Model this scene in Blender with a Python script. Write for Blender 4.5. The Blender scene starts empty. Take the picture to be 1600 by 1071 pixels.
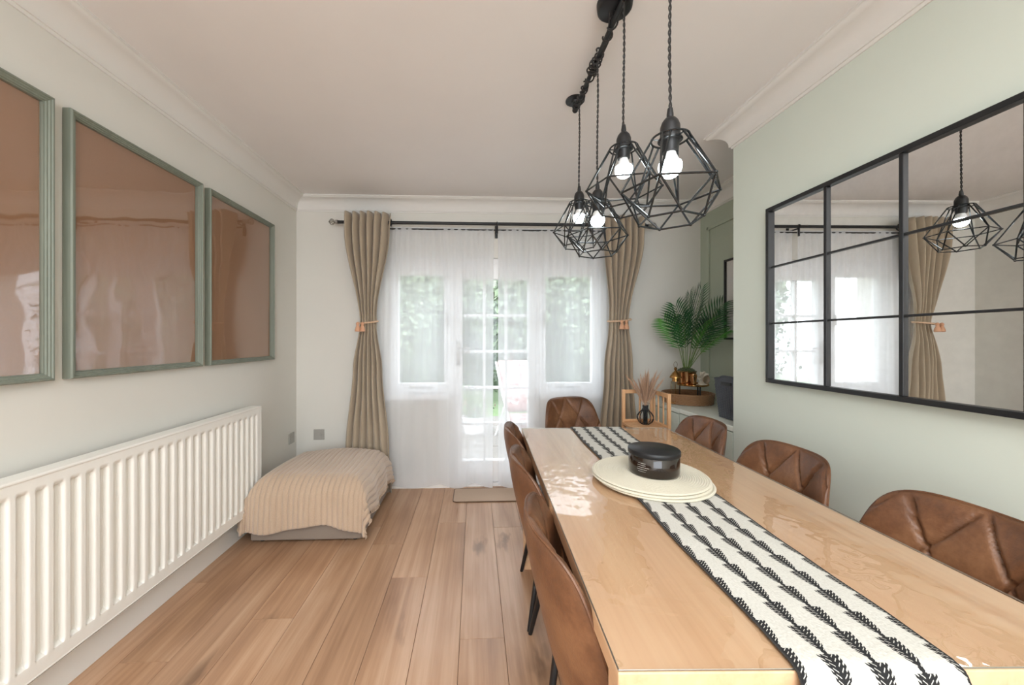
import bpy, bmesh, math, random
from math import sin, cos, pi, tan, atan, radians, sqrt, exp, floor
from mathutils import Vector, Matrix
random.seed(7)
S = bpy.context.scene
C = S.collection

# ------------------------------------------------------------ camera, world, lights
H_CAM = 1.23
YAW = atan(23 / 580.0)
cam = bpy.data.cameras.new('camera')
cam.sensor_width = 36; cam.sensor_fit = 'HORIZONTAL'
cam.lens = 580.0 / 1600 * 36
cam.shift_x = 35 / 1600.0
cam.shift_y = -3.5 / 1600.0
cam.clip_start = 0.02
co = bpy.data.objects.new('camera', cam); C.objects.link(co)
co.location = (0, 0, H_CAM); co.rotation_euler = (pi / 2, 0, -YAW)
S.camera = co

W = bpy.data.worlds.new('sky'); S.world = W; W.use_nodes = True
bg = W.node_tree.nodes['Background']
bg.inputs[0].default_value = (0.86, 0.93, 1.0, 1); bg.inputs[1].default_value = 4.8

def area(name, loc, rot, sx, sy, power, col=(1, 1, 1)):
    l = bpy.data.lights.new(name, 'AREA'); l.shape = 'RECTANGLE'; l.size = sx; l.size_y = sy
    l.energy = power; l.color = col
    o = bpy.data.objects.new(name, l); C.objects.link(o); o.location = loc; o.rotation_euler = rot
    return o
# unseen fill light added behind the camera to brighten the room
area('rear_fill_light', (-0.1, -2.55, 1.35), (pi / 2, 0, pi), 2.6, 1.7, 40, (0.96, 0.985, 1.0))
# second fill, added overhead behind the camera to spare the table's near edge
area('overhead_fill_light', (0.0, -0.9, 2.385), (0, 0, 0), 1.6, 1.4, 56, (0.96, 0.985, 1.0))
# portal: only guides the sky's own light through the garden windows
pt_ = area('garden_window_portal', (0.18, 3.45, 1.0), (-pi / 2, 0, 0), 1.85, 1.95, 1, (1, 1, 1)); pt_.data.cycles.is_portal = True

S.view_settings.view_transform = 'Standard'; S.view_settings.look = 'None'
S.view_settings.exposure = 0.38; S.view_settings.gamma = 1.0
try: S.view_settings.use_curve_mapping = False
except Exception: pass

# ------------------------------------------------------------ materials
def srgb(r, g, b):
    f = lambda c: (c / 255 / 12.92) if c / 255 <= 0.04045 else ((c / 255 + 0.055) / 1.055) ** 2.4
    return (f(r), f(g), f(b), 1)
class NT:
    def __init__(s, name):
        s.m = bpy.data.materials.new(name); s.m.use_nodes = True
        s.t = s.m.node_tree; s.n = s.t.nodes; s.b = s.n['Principled BSDF']; s.out = s.n['Material Output']
    def add(s, t, **k):
        n = s.n.new(t)
        for a, v in k.items(): setattr(n, a, v)
        return n
    def link(s, a, b): s.t.links.new(a, b)
    def val(s, x, inp):
        if isinstance(x, (int, float)): inp.default_value = x
        elif isinstance(x, tuple): inp.default_value = x
        else: s.link(x, inp)
    def math(s, op, a, b=None, c=None):
        n = s.add('ShaderNodeMath', operation=op); s.val(a, n.inputs[0])
        if b is not None: s.val(b, n.inputs[1])
        if c is not None: s.val(c, n.inputs[2])
        return n.outputs[0]
    def coord(s, scale=(1, 1, 1), kind='Object', rand=False, rot=(0, 0, 0)):
        tc = s.add('ShaderNodeTexCoord'); mp = s.add('ShaderNodeMapping')
        mp.inputs['Scale'].default_value = scale; mp.inputs['Rotation'].default_value = rot
        src = tc.outputs[kind]
        if rand:
            oi = s.add('ShaderNodeObjectInfo'); va = s.add('ShaderNodeVectorMath', operation='ADD')
            sc = s.math('MULTIPLY', oi.outputs['Random'], 37.0)
            s.link(src, va.inputs[0]); s.link(sc, va.inputs[1]); src = va.outputs[0]
        s.link(src, mp.inputs[0]); return mp.outputs[0]
    def noise(s, v, scale, detail=3, rough=.55, dist=0):
        n = s.add('ShaderNodeTexNoise'); s.link(v, n.inputs['Vector']); n.inputs['Scale'].default_value = scale
        n.inputs['Detail'].default_value = detail; n.inputs['Roughness'].default_value = rough
        n.inputs['Distortion'].default_value = dist
        return n.outputs['Fac']
    def ramp(s, f, stops):
        n = s.add('ShaderNodeValToRGB'); s.link(f, n.inputs[0]); e = n.color_ramp.elements
        while len(e) < len(stops): e.new(.5)
        for i, (p, c) in enumerate(stops): e[i].position = p; e[i].color = c
        return n.outputs[0]
    def mix(s, f, a, b, mode='MIX'):
        n = s.add('ShaderNodeMix', data_type='RGBA', blend_type=mode)
        s.val(f, n.inputs[0]); s.val(a, n.inputs[6]); s.val(b, n.inputs[7]); return n.outputs[2]
    def bump(s, h, strength, dist=.01):
        n = s.add('ShaderNodeBump'); s.link(h, n.inputs['Height']); n.inputs['Strength'].default_value = strength
        n.inputs['Distance'].default_value = dist; s.link(n.outputs[0], s.b.inputs['Normal']); return n.outputs[0]
    def base(s, c): s.val(c, s.b.inputs['Base Color'])
    def rough(s, r): s.val(r, s.b.inputs['Roughness'])

def paint(name, col, rough=.6, var=.03, bump=.05, scale=60):
    k = NT(name); v = k.coord()
    n = k.noise(v, 3.0, 3); c2 = tuple(x * (1 - var * 2) for x in col[:3]) + (1,)
    k.base(k.mix(n, c2, col)); k.rough(rough); k.bump(k.noise(v, scale, 4), bump, .002)
    return k.m
def metal(name, col, rough=.3, metallic=1.0):
    k = NT(name); v = k.coord(); n = k.noise(v, 40, 3)
    k.base(k.mix(n, tuple(x * .85 for x in col[:3]) + (1,), col)); k.b.inputs['Metallic'].default_value = metallic
    k.rough(k.math('MULTIPLY_ADD', n, .12, rough - .06)); return k.m
def wood(name, c1, c2, c3, scale=1.0, rough=.42, axis=1, rand=False, knots=False, bump=.08):
    k = NT(name)
    sc = [14 * scale] * 3; sc[axis] = .9 * scale
    v = k.coord(tuple(sc), rand=rand)
    a = k.noise(v, 1.1, 5, .62, .8)
    sc2 = [90 * scale] * 3; sc2[axis] = 2.2 * scale
    v2 = k.coord(tuple(sc2), rand=rand); f = k.noise(v2, 1.0, 3, .6)
    v3 = k.coord((2.4, 2.4, 2.4), rand=rand); br = k.noise(v3, .8, 2)
    t = k.math('ADD', k.math('MULTIPLY', a, .62), k.math('MULTIPLY', f, .30))
    t = k.math('ADD', t, k.math('MULTIPLY_ADD', br, .3, -.11))
    col = k.ramp(t, [(.28, c1), (.52, c2), (.74, c3)])
    if knots:
        s4 = [6.5] * 3; s4[axis] = 2.2
        vo = k.add('ShaderNodeTexVoronoi'); 
        nz = k.add('ShaderNodeVectorMath', operation='ADD')
        v4 = k.coord(tuple(s4), rand=rand); k.link(v4, nz.inputs[0]); k.link(k.noise(v4, 2.2, 3), nz.inputs[1])
        k.link(nz.outputs[0], vo.inputs['Vector']); vo.inputs['Scale'].default_value = .55
        kn = k.ramp(vo.outputs['Distance'], [(.03, (1, 1, 1, 1)), (.17, (0, 0, 0, 1))])
        col = k.mix(k.math('MULTIPLY', kn, .6), col, tuple(x * .35 for x in c1[:3]) + (1,))
    if rand:
        oi = k.add('ShaderNodeObjectInfo'); hs = k.add('ShaderNodeHueSaturation')
        k.link(col, hs.inputs['Color']); k.link(k.math('MULTIPLY_ADD', oi.outputs['Random'], .14, .93), hs.inputs['Value'])
        col = hs.outputs[0]
    k.base(col); k.rough(k.math('MULTIPLY_ADD', f, .12, rough - .06)); k.bump(f, bump, .002)
    return k.m
def clear(name, ior=1.5, rough=.01, tint=(1, 1, 1, 1), bump=0, bscale=4, boost=1.0):
    k = NT(name); k.n.remove(k.b)
    tr = k.add('ShaderNodeBsdfTransparent'); tr.inputs[0].default_value = tint
    gl = k.add('ShaderNodeBsdfGlossy'); gl.inputs['Roughness'].default_value = rough
    fr = k.add('ShaderNodeFresnel'); ge = k.add('ShaderNodeNewGeometry')
    k.link(k.math('MULTIPLY_ADD', ge.outputs['Backfacing'], 1 / ior - ior, ior), fr.inputs[0])
    mx = k.add('ShaderNodeMixShader')
    if bump:
        b = k.add('ShaderNodeBump'); b.inputs['Strength'].default_value = bump; b.inputs['Distance'].default_value = .02
        v = k.coord(); k.link(k.noise(v, bscale, 2), b.inputs['Height'])
        k.link(b.outputs[0], gl.inputs['Normal']); k.link(b.outputs[0], fr.inputs['Normal'])
    f = k.math('MINIMUM', k.math('MULTIPLY', fr.outputs[0], boost), 1.0)
    k.link(f, mx.inputs[0]); k.link(tr.outputs[0], mx.inputs[1]); k.link(gl.outputs[0], mx.inputs[2])
    k.link(mx.outputs[0], k.out.inputs[0]); return k.m
def fabric(name, c1, c2, scale=500, rough=.9, bump=.3, sheen=.2, low=5):
    k = NT(name); v = k.coord(); n = k.noise(v, scale, 2); l = k.noise(v, low, 3)
    k.base(k.mix(k.math('MULTIPLY_ADD', n, .6, k.math('MULTIPLY', l, .4)), c1, c2)); k.rough(rough)
    k.b.inputs['Sheen Weight'].default_value = sheen; k.bump(n, bump, .002); return k.m

M = {}
M['white_wall'] = paint('white_wall_paint', srgb(226, 223, 215))
M['sage_wall'] = paint('pale_sage_wall_paint', srgb(216, 223, 212))
M['deep_sage'] = paint('deeper_sage_wall_paint', srgb(180, 189, 171))
M['ceiling'] = paint('ceiling_paint', srgb(238, 234, 231), .75)
M['trimwhite'] = paint('white_gloss_paint', srgb(240, 238, 233), .32, .01, .01)
M['cornice'] = paint('cornice_paint', srgb(229, 226, 221), .7, .01, .02)
M['upvc'] = paint('window_white', srgb(248, 248, 248), .25, .005, .005)
M['radiator'] = paint('radiator_enamel', srgb(244, 241, 234), .28, .01, .01)
M['floor'] = wood('oak_laminate', srgb(140, 100, 72), srgb(188, 148, 116), srgb(216, 180, 150), .55, .30, 1, True, True, .06)
M['floor_gap'] = paint('plank_joint_dark', srgb(104, 74, 54), .8)
M['table'] = wood('beech_veneer', srgb(200, 154, 114), srgb(220, 180, 142), srgb(230, 196, 160), .9, .4, 1, False, False, .03)
M['pine'] = wood('pine_wood', srgb(188, 140, 98), srgb(212, 166, 122), srgb(226, 186, 146), 1.3, .5, 2)
M['frame_sage'] = wood('sage_painted_frame', srgb(112, 118, 106), srgb(126, 132, 120), srgb(138, 144, 130), 1.5, .5, 2)
M['kraft'] = fabric('kraft_board', srgb(152, 110, 80), srgb(176, 134, 102), 300, .8, .05, 0, 3)
M['acrylic'] = clear('acrylic_sheet', 2.4, .03, (.98, .98, .98, 1), .16, 3.0, 1.0)
M['glass'] = clear('window_glass', 1.45, .0)
M['thin_glass'] = clear('lantern_glass', 1.45, .01, (.9, .88, .82, 1))
M['cover'] = clear('clear_table_vinyl', 2.35, .02, (.985, .985, .98, 1), .14, 9, 1.0)
M['mirror'] = metal('mirror_silver', (.93, .93, .92, 1), .06); 
for nd in M['mirror'].node_tree.nodes:
    if nd.type == 'BSDF_PRINCIPLED':
        for lk in list(nd.inputs['Roughness'].links): M['mirror'].node_tree.links.remove(lk)
        nd.inputs['Roughness'].default_value = .005
M['black'] = paint('black_powder_coat', srgb(24, 25, 28), .42, .1, .02)
M['black_gloss'] = paint('black_wire_gloss', srgb(20, 26, 30), .22, .1, .0)
M['gold'] = metal('brass_gold', srgb(196, 150, 92), .22)
M['pot_gold'] = metal('rose_gold', srgb(206, 158, 112), .2)
M['steel'] = metal('brushed_steel', srgb(175, 172, 166), .35)
M['curtain'] = fabric('linen_curtain', srgb(160, 144, 122), srgb(190, 174, 152), 420, .95, .4, .3)
M['throw'] = fabric('cream_ribbed_throw', srgb(172, 146, 122), srgb(212, 188, 164), 260, .95, .7, .5)
M['base_grey'] = fabric('grey_upholstery', srgb(126, 112, 100), srgb(150, 136, 124), 400)
M['mat_edge'] = fabric('rug_binding', srgb(96, 70, 50), srgb(112, 84, 60), 300)
M['doormat'] = fabric('beige_mat_pile', srgb(176, 148, 124), srgb(196, 170, 146), 240, .95, .5)
M['cord'] = fabric('twisted_black_flex', srgb(18, 18, 20), srgb(44, 40, 38), 800)
M['woven'] = fabric('cream_woven_paper', srgb(206, 198, 176), srgb(226, 220, 202), 350, .85, .5)
M['rope'] = fabric('tie_rope', srgb(206, 168, 136), srgb(226, 196, 166), 300)
M['tassel'] = fabric('copper_tassel', srgb(200, 142, 106), srgb(224, 176, 142), 300, .5)
M['pampas'] = fabric('pampas_plume', srgb(170, 132, 104), srgb(206, 172, 144), 200)
M['moss'] = fabric('moss', srgb(34, 46, 16), srgb(70, 84, 34), 180)
M['rattan'] = fabric('rattan', srgb(110, 74, 44), srgb(176, 132, 88), 120, .6, .8)
M['basket'] = paint('dark_grey_plastic', srgb(66, 70, 78), .45, .05, .05)
M['ceramic'] = paint('cream_ceramic', srgb(218, 208, 190), .3)
M['taupe'] = paint('taupe_ceramic', srgb(150, 132, 110), .35)
M['plate'] = paint('grey_socket_plate', srgb(172, 168, 160), .4)
M['cab'] = paint('pale_green_cabinet', srgb(206, 214, 202), .4)
M['cabtop'] = paint('pale_worktop', srgb(226, 230, 220), .35)
M['paper'] = paint('white_mount_card', srgb(228, 226, 222), .7)
M['navy'] = fabric('dark_blue_candle', srgb(24, 32, 48), srgb(40, 50, 70), 200)
M['blackwood'] = paint('black_picture_frame', srgb(22, 22, 22), .4)

def mk_leather():
    k = NT('tan_brown_leather'); v = k.coord()
    a = k.noise(v, 6, 4, .6); f = k.noise(v, 90, 4, .6); oi = k.add('ShaderNodeObjectInfo')
    c = k.ramp(k.math('MULTIPLY_ADD', f, .25, k.math('MULTIPLY', a, .8)),
               [(.30, srgb(72, 46, 31)), (.52, srgb(112, 74, 49)), (.78, srgb(148, 106, 74))])
    k.base(c); k.rough(k.math('MULTIPLY_ADD', f, .2, .32))
    w = k.noise(k.coord((1, 1, 1)), 220, 3)
    k.bump(k.math('ADD', w, k.math('MULTIPLY', f, .8)), .18, .004)
    return k.m
M['leather'] = mk_leather()

def mk_sheer(name, trans):
    k = NT(name); k.n.remove(k.b)
    tr = k.add('ShaderNodeBsdfTransparent')
    tl = k.add('ShaderNodeBsdfTranslucent'); tl.inputs[0].default_value = (.9, .92, .95, 1)
    df = k.add('ShaderNodeBsdfDiffuse'); df.inputs[0].default_value = (.9, .91, .93, 1)
    m1 = k.add('ShaderNodeMixShader'); m1.inputs[0].default_value = .5
    k.link(tl.outputs[0], m1.inputs[1]); k.link(df.outputs[0], m1.inputs[2])
    lw = k.add('ShaderNodeLayerWeight'); lw.inputs[0].default_value = .3
    f = k.math('MINIMUM', k.math('ADD', 1 - trans, k.math('MULTIPLY', lw.outputs['Facing'], .32)), 1.0)
    m2 = k.add('ShaderNodeMixShader'); k.link(f, m2.inputs[0])
    k.link(tr.outputs[0], m2.inputs[1]); k.link(m1.outputs[0], m2.inputs[2]); k.link(m2.outputs[0], k.out.inputs[0])
    return k.m
M['sheer'] = mk_sheer('white_voile', .42)

def mk_emit(name, col, s):
    k = NT(name); k.b.inputs['Emission Color'].default_value = col; k.b.inputs['Emission Strength'].default_value = s
    k.base((.9, .9, .9, 1)); return k.m
M['bulb'] = mk_emit('lit_bulb', (.86, .97, 1, 1), 22)

def mk_runner():
    # object x across (metres, centred), UV: u across 0..1, v metres along
    k = NT('black_white_runner'); tc = k.add('ShaderNodeTexCoord'); sp = k.add('ShaderNodeSeparateXYZ')
    k.link(tc.outputs['UV'], sp.inputs[0]); u, v = sp.outputs[0], sp.outputs[1]
    fr = k.math('FRACT', k.math('MULTIPLY_ADD', u, 4.0, .5))
    sd = k.math('SUBTRACT', fr, .5)                        # signed, 1 = a quarter of the width
    d = k.math('ABSOLUTE', sd)
    ln = k.math('FLOOR', k.math('MULTIPLY_ADD', u, 4.0, .5))
    vv = k.math('ADD', v, k.math('MULTIPLY', ln, .013))
    tri = k.math('FRACT', k.math('MULTIPLY', vv, 1 / .058))   # 0..1 along each leaf
    # leaf half width swells then steps in
    swell = k.math('MULTIPLY', k.math('POWER', tri, .5), k.math('LESS_THAN', tri, .86))
    comb = k.math('FRACT', k.math('MULTIPLY', k.math('SUBTRACT', vv, k.math('MULTIPLY', d, .05)), 1 / .0064))
    tooth = k.math('GREATER_THAN', comb, .38)
    w = k.math('ADD', .062, k.math('MULTIPLY', swell, k.math('MULTIPLY_ADD', tooth, .085, .135)))
    dark = k.math('LESS_THAN', d, w)
    # little white ladders inside the leaf
    lad = k.math('MULTIPLY', k.math('GREATER_THAN', d, .04), k.math('LESS_THAN', d, .13))
    lad = k.math('MULTIPLY', lad, k.math('GREATER_THAN', comb, .78))
    dark = k.math('MULTIPLY', dark, k.math('SUBTRACT', 1.0, lad))
    n = k.noise(k.coord(), 240, 3)
    cw = k.mix(n, srgb(184, 181, 172), srgb(222, 220, 213)); cb = k.mix(n, srgb(14, 14, 16), srgb(34, 34, 36))
    k.base(k.mix(dark, cw, cb)); k.rough(.9); k.bump(k.math('ADD', n, k.math('MULTIPLY', dark, .6)), .6, .002)
    return k.m
M['runner'] = mk_runner()

def mk_leaf(name, c1, c2, rough=.45):
    k = NT(name); v = k.coord(); n = k.noise(v, 9, 3)
    k.base(k.ramp(n, [(.35, c1), (.65, c2)])); k.rough(rough)
    try: k.b.inputs['Subsurface Weight'].default_value = 0
    except Exception: pass
    return k.m
M['palm'] = mk_leaf('palm_green', srgb(20, 58, 36), srgb(44, 104, 52))
M['palm2'] = mk_leaf('palm_bright_green', srgb(50, 120, 40), srgb(88, 156, 56))
M['stalk'] = mk_leaf('palm_stalk', srgb(86, 110, 52), srgb(110, 136, 70))
M['hedge'] = mk_leaf('garden_leaf', srgb(92, 110, 88), srgb(120, 138, 110), .6)
M['tree'] = mk_leaf('tree_leaf', srgb(104, 122, 98), srgb(136, 152, 122), .6)
M['bark'] = fabric('bark', srgb(70, 56, 44), srgb(100, 84, 66), 60)
M['patio'] = fabric('patio_stone', srgb(108, 102, 96), srgb(132, 126, 118), 30, .8)
M['lawn'] = fabric('lawn_grass', srgb(86, 116, 62), srgb(120, 146, 88), 60)
def mk_floral():
    k = NT('pale_pink_floral_canvas'); v = k.coord(); vo = k.add('ShaderNodeTexVoronoi'); k.link(v, vo.inputs['Vector'])
    vo.inputs['Scale'].default_value = 14
    k.base(k.ramp(vo.outputs['Distance'], [(.15, srgb(140, 86, 90)), (.35, srgb(176, 146, 142))])); k.rough(.9)
    return k.m
M['floral'] = mk_floral()
def mk_art():
    k = NT('black_and_white_photo_print'); v = k.coord((1, 1, 1)); n = k.noise(v, 9, 4, .6, .6)
    k.base(k.ramp(n, [(.38, srgb(30, 30, 30)), (.5, srgb(90, 88, 84)), (.64, srgb(190, 186, 180))])); k.rough(.35)
    return k.m
M['art'] = mk_art()

# ------------------------------------------------------------ geometry helpers
class MB:
    def __init__(s): s.v = []; s.f = []; s.uv = None
    def add(s, vs, fs):
        o = len(s.v); s.v += [tuple(p) for p in vs]; s.f += [tuple(i + o for i in f) for f in fs]; return s
    def box(s, x0, x1, y0, y1, z0, z1, bev=0.0):
        if bev <= 0:
            vs = [(x, y, z) for z in (z0, z1) for y in (y0, y1) for x in (x0, x1)]
            return s.add(vs, [(0, 2, 3, 1), (4, 5, 7, 6), (0, 1, 5, 4), (2, 6, 7, 3), (0, 4, 6, 2), (1, 3, 7, 5)])
        b = min(bev, (x1 - x0) * .45, (y1 - y0) * .45, (z1 - z0) * .45)
        bm = bmesh.new(); bmesh.ops.create_cube(bm, size=1)
        for v in bm.verts:
            v.co = Vector(((x0 + x1) / 2 + v.co.x * (x1 - x0), (y0 + y1) / 2 + v.co.y * (y1 - y0), (z0 + z1) / 2 + v.co.z * (z1 - z0)))
        bmesh.ops.bevel(bm, geom=list(bm.edges), offset=b, segments=2, affect='EDGES', profile=.5)
        bm.verts.index_update(); s.add([v.co[:] for v in bm.verts], [[v.index for v in f.verts] for f in bm.faces]); bm.free(); return s
    def tube(s, pts, r, n=8, cap=True, closed=False):
        pts = [Vector(p) for p in pts]; N = len(pts); rs = r if isinstance(r, (list, tuple)) else [r] * N
        vs = []; up = None
        for i, p in enumerate(pts):
            if closed: t = pts[(i + 1) % N] - pts[i - 1]
            else: t = pts[min(i + 1, N - 1)] - pts[max(i - 1, 0)]
            t = t.normalized()
            if up is None: up = Vector((0, 0, 1)) if abs(t.z) < .9 else Vector((1, 0, 0))
            a = (up - t * up.dot(t)); a = a.normalized() if a.length > 1e-6 else t.orthogonal().normalized()
            up = a; b = t.cross(a)
            for k in range(n):
                w = 2 * pi * k / n; vs.append(p + a * (cos(w) * rs[i]) + b * (sin(w) * rs[i]))
        fs = []
        for i in range(N if closed else N - 1):
            j = (i + 1) % N
            for k in range(n): fs.append((i * n + k, i * n + (k + 1) % n, j * n + (k + 1) % n, j * n + k))
        if cap and not closed: fs.append(tuple(range(n - 1, -1, -1))); fs.append(tuple((N - 1) * n + k for k in range(n)))
        return s.add(vs, fs)
    def lathe(s, prof, n=32, c=(0, 0, 0), capb=True, capt=True):
        vs = []; fs = []
        for (r, z) in prof:
            for k in range(n): w = 2 * pi * k / n; vs.append((c[0] + r * cos(w), c[1] + r * sin(w), c[2] + z))
        for i in range(len(prof) - 1):
            for k in range(n): fs.append((i * n + k, i * n + (k + 1) % n, (i + 1) * n + (k + 1) % n, (i + 1) * n + k))
        if capb: fs.append(tuple(range(n - 1, -1, -1)))
        if capt: fs.append(tuple((len(prof) - 1) * n + k for k in range(n)))
        return s.add(vs, fs)
    def torus(s, c, R, r, n=32, m=8, axis='z'):
        pts = []
        for k in range(n):
            w = 2 * pi * k / n; a, b = R * cos(w), R * sin(w)
            pts.append({'z': (c[0] + a, c[1] + b, c[2]), 'y': (c[0] + a, c[1], c[2] + b), 'x': (c[0], c[1] + a, c[2] + b)}[axis])
        return s.tube(pts, r, m, closed=True)
    def grid(s, fn, nu, nv, closeu=False):
        vs = [fn(i / nu, j / nv) for j in range(nv + 1) for i in range(nu + 1)]
        fs = [(j * (nu + 1) + i, j * (nu + 1) + i + 1, (j + 1) * (nu + 1) + i + 1, (j + 1) * (nu + 1) + i) for j in range(nv) for i in range(nu)]
        return s.add(vs, fs)
    def sphere(s, c, r, n=16, m=10, sz=1.0):
        prof = [(max(r * sin(pi * i / m), 1e-4), -r * sz * cos(pi * i / m)) for i in range(m + 1)]
        return s.lathe(prof, n, c)
    def mesh(s, name, m, smooth=False, angle=None):
        me = bpy.data.meshes.new(name); me.from_pydata(s.v, [], s.f)
        bm = bmesh.new(); bm.from_mesh(me); bmesh.ops.recalc_face_normals(bm, faces=bm.faces); bm.to_mesh(me); bm.free()
        me.materials.append(M[m] if isinstance(m, str) else m)
        if smooth:
            for p in me.polygons: p.use_smooth = True
            if angle:
                try: me.set_sharp_from_angle(angle=radians(angle))
                except Exception: pass
        return me
    def build(s, name, m, parent=None, smooth=False, angle=40, label=None, loc=None):
        o = bpy.data.objects.new(name, s.mesh(name, m, smooth, angle)); C.objects.link(o)
        if parent: o.parent = parent
        if label: o['label'] = label
        if loc: o.location = loc
        return o
def tag(o, label, cat, group=None, kind=None):
    o['label'] = label; o['category'] = cat
    if group: o['group'] = group
    if kind: o['kind'] = kind
    return o
def thing(name, label, cat, loc=(0, 0, 0), rz=0, group=None):
    o = bpy.data.objects.new(name, None); C.objects.link(o); o.location = loc; o.rotation_euler = (0, 0, rz)
    return tag(o, label, cat, group)
def struct(name, mb, m, parent=None, smooth=False, angle=40):
    o = mb.build(name, m, parent, smooth, angle)
    o['kind'] = 'structure'
    return o
def empty_struct(name):
    o = bpy.data.objects.new(name, None); C.objects.link(o); o['kind'] = 'structure'; return o
def copy_tree(o, parent=None):
    c = o.copy(); C.objects.link(c)
    if parent: c.parent = parent
    for ch in list(o.children): copy_tree(ch, c)
    return c
def tri(x): x = x - floor(x); return 1 - abs(2 * x - 1)
def sstep(a, b, x):
    t = max(0, min(1, (x - a) / (b - a))); return t * t * (3 - 2 * t)

# ------------------------------------------------------------ room shell
XL, XR, XA, D, HT, YB = -1.47, 1.43, 1.94, 3.12, 2.40, -2.70
YR = 2.0      # end of the projecting right wall; the alcove lies beyond
T0 = .12
struct('wall_left', MB().box(XL - T0, XL, YB - .1, D + .3, -.1, HT + .1), 'white_wall')
struct('wall_right', MB().box(XR, XA + T0, YB - .1, YR, -.1, HT + .1), 'sage_wall')
struct('wall_alcove', MB().box(XA, XA + T0, YR, D + .3, -.1, HT + .1), 'deep_sage')
ox0, ox1, oz0, oz1, dx0, dx1 = -.715, 1.09, .765, 1.925, -.205, .55
bw = MB()
bw.box(XL, ox0, D, D + .28, -.1, HT + .1); bw.box(ox1, XA, D, D + .28, -.1, HT + .1)
bw.box(ox0, ox1, D, D + .28, oz1, HT + .1)
bw.box(ox0, dx0, D, D + .28, -.1, oz0); bw.box(dx1, ox1, D, D + .28, -.1, oz0)
struct('wall_back', bw, 'white_wall')
# wall behind the camera with a wide opening added for the fill light
fw = MB(); fw.box(XL, -1.4, YB - .1, YB, -.1, HT + .1); fw.box(1.2, XR, YB - .1, YB, -.1, HT + .1)
fw.box(-1.4, 1.2, YB - .1, YB, 2.2, HT + .1); fw.box(-1.4, 1.2, YB - .1, YB, -.1, .5)
struct('wall_front', fw, 'white_wall')
struct('ceiling', MB().box(XL - T0, XA + T0, YB - .1, D + .28, HT, HT + .12), 'ceiling')
# floor slab and planks
fl = struct('floor', MB().box(XL, XA, YB, D, -.06, -.012), 'floor_gap')
PW, PL = .1845, 1.29
joints = {-9: 1.94, -8: 1.468, -7: 2.50, -6: 1.675, -5: 2.47, -4: 2.257, -3: 1.94, -2: 2.51, -1: 1.53, 0: 2.435, 1: 1.9, 2: 1.4}
pm = {}
for k in range(-9, 12):
    x0 = max(XL, .122 + PW * k); x1 = min(XA, .122 + PW * (k + 1))
    if x1 - x0 < .01: continue
    j0 = joints.get(k, 1.0 + (k * .47) % 1.2)
    j = j0 - PL * 4
    while j < D:
        a, b = max(j, YB), min(j + PL, D)
        if b - a > .01:
            key = (round(x1 - x0, 3), round(b - a, 3))
            if key not in pm:
                w, l = key[0] / 2, key[1] / 2
                pm[key] = MB().box(-w + .0005, w - .0005, -l + .0006, l - .0006, -.012, 0, .0009).mesh('plank', 'floor')
            o = bpy.data.objects.new('plank', pm[key]); C.objects.link(o); o.location = ((x0 + x1) / 2, (a + b) / 2, 0); o.parent = fl
        j += PL
# skirting
def skirting(name, x0, x1, y0, y1, ax, side):
    m = MB(); h = .12
    if ax == 'y': m.box(x0, x1, y0, y1, 0, h - .012); m.box(x0 if side < 0 else x0 + .006, x1 - .006 if side < 0 else x1, y0, y1, h - .012, h)
    else: m.box(x0, x1, y0, y1, 0, h - .012); m.box(x0, x1, y0 + .006, y1, h - .012, h)
    return struct(name, m, 'trimwhite')
skirting('baseboard_left', XL, XL + .018, YB, D, 'y', -1)
skirting('baseboard_back', XL + .018, dx0 - .002, D - .018, D, 'x', 1)
skirting('baseboard_alcove', dx1 + .002, XA, D - .018, D, 'x', 1)
skirting('baseboard_right', XR - .018, XR, YB, YR, 'y', 1)
# cornice
prof = [(0, 2.292), (.006, 2.292), (.010, 2.302), (.016, 2.302)]
for i in range(9):
    a = i / 8 * pi / 2
    prof.append((.016 + .072 * (1 - cos(a)), 2.306 + .074 * sin(a)))
prof += [(.093, 2.384), (.098, 2.390), (.104, 2.391), (.104, 2.40), (0, 2.40)]
def cornice(name, f0, f1):
    n = len(prof); vs = [f0(o, z) for o, z in prof] + [f1(o, z) for o, z in prof]
    m = MB(); m.add(vs, [(i, (i + 1) % n, n + (i + 1) % n, n + i) for i in range(n)] + [tuple(range(n)), tuple(range(2 * n - 1, n - 1, -1))])
    return struct(name, m, 'cornice', None, True, 35)
cornice('trim_1', lambda o, z: (XL + o, YB, z), lambda o, z: (XL + o, D - o, z))
cornice('trim_2', lambda o, z: (XL + o, D - o, z), lambda o, z: (XA - o, D - o, z))
cornice('trim_3', lambda o, z: (XA - o, D - o, z), lambda o, z: (XA - o, YR + o, z))
cornice('trim_7', lambda o, z: (XR - o, YR + o, z), lambda o, z: (XA - o, YR + o, z))
cornice('trim_4', lambda o, z: (XR - o, YB, z), lambda o, z: (XR - o, YR + o, z))
# panel moulding on the alcove wall
pmd = MB()
for (y0, y1, z0, z1) in [(2.99, 3.02, .9, 2.17), (YR, 3.02, 2.14, 2.17), (YR, 3.02, .9, .93)]:
    pmd.box(XA - .014, XA, y0, y1, z0, z1, .004)
struct('trim_5', pmd, 'deep_sage')

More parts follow.
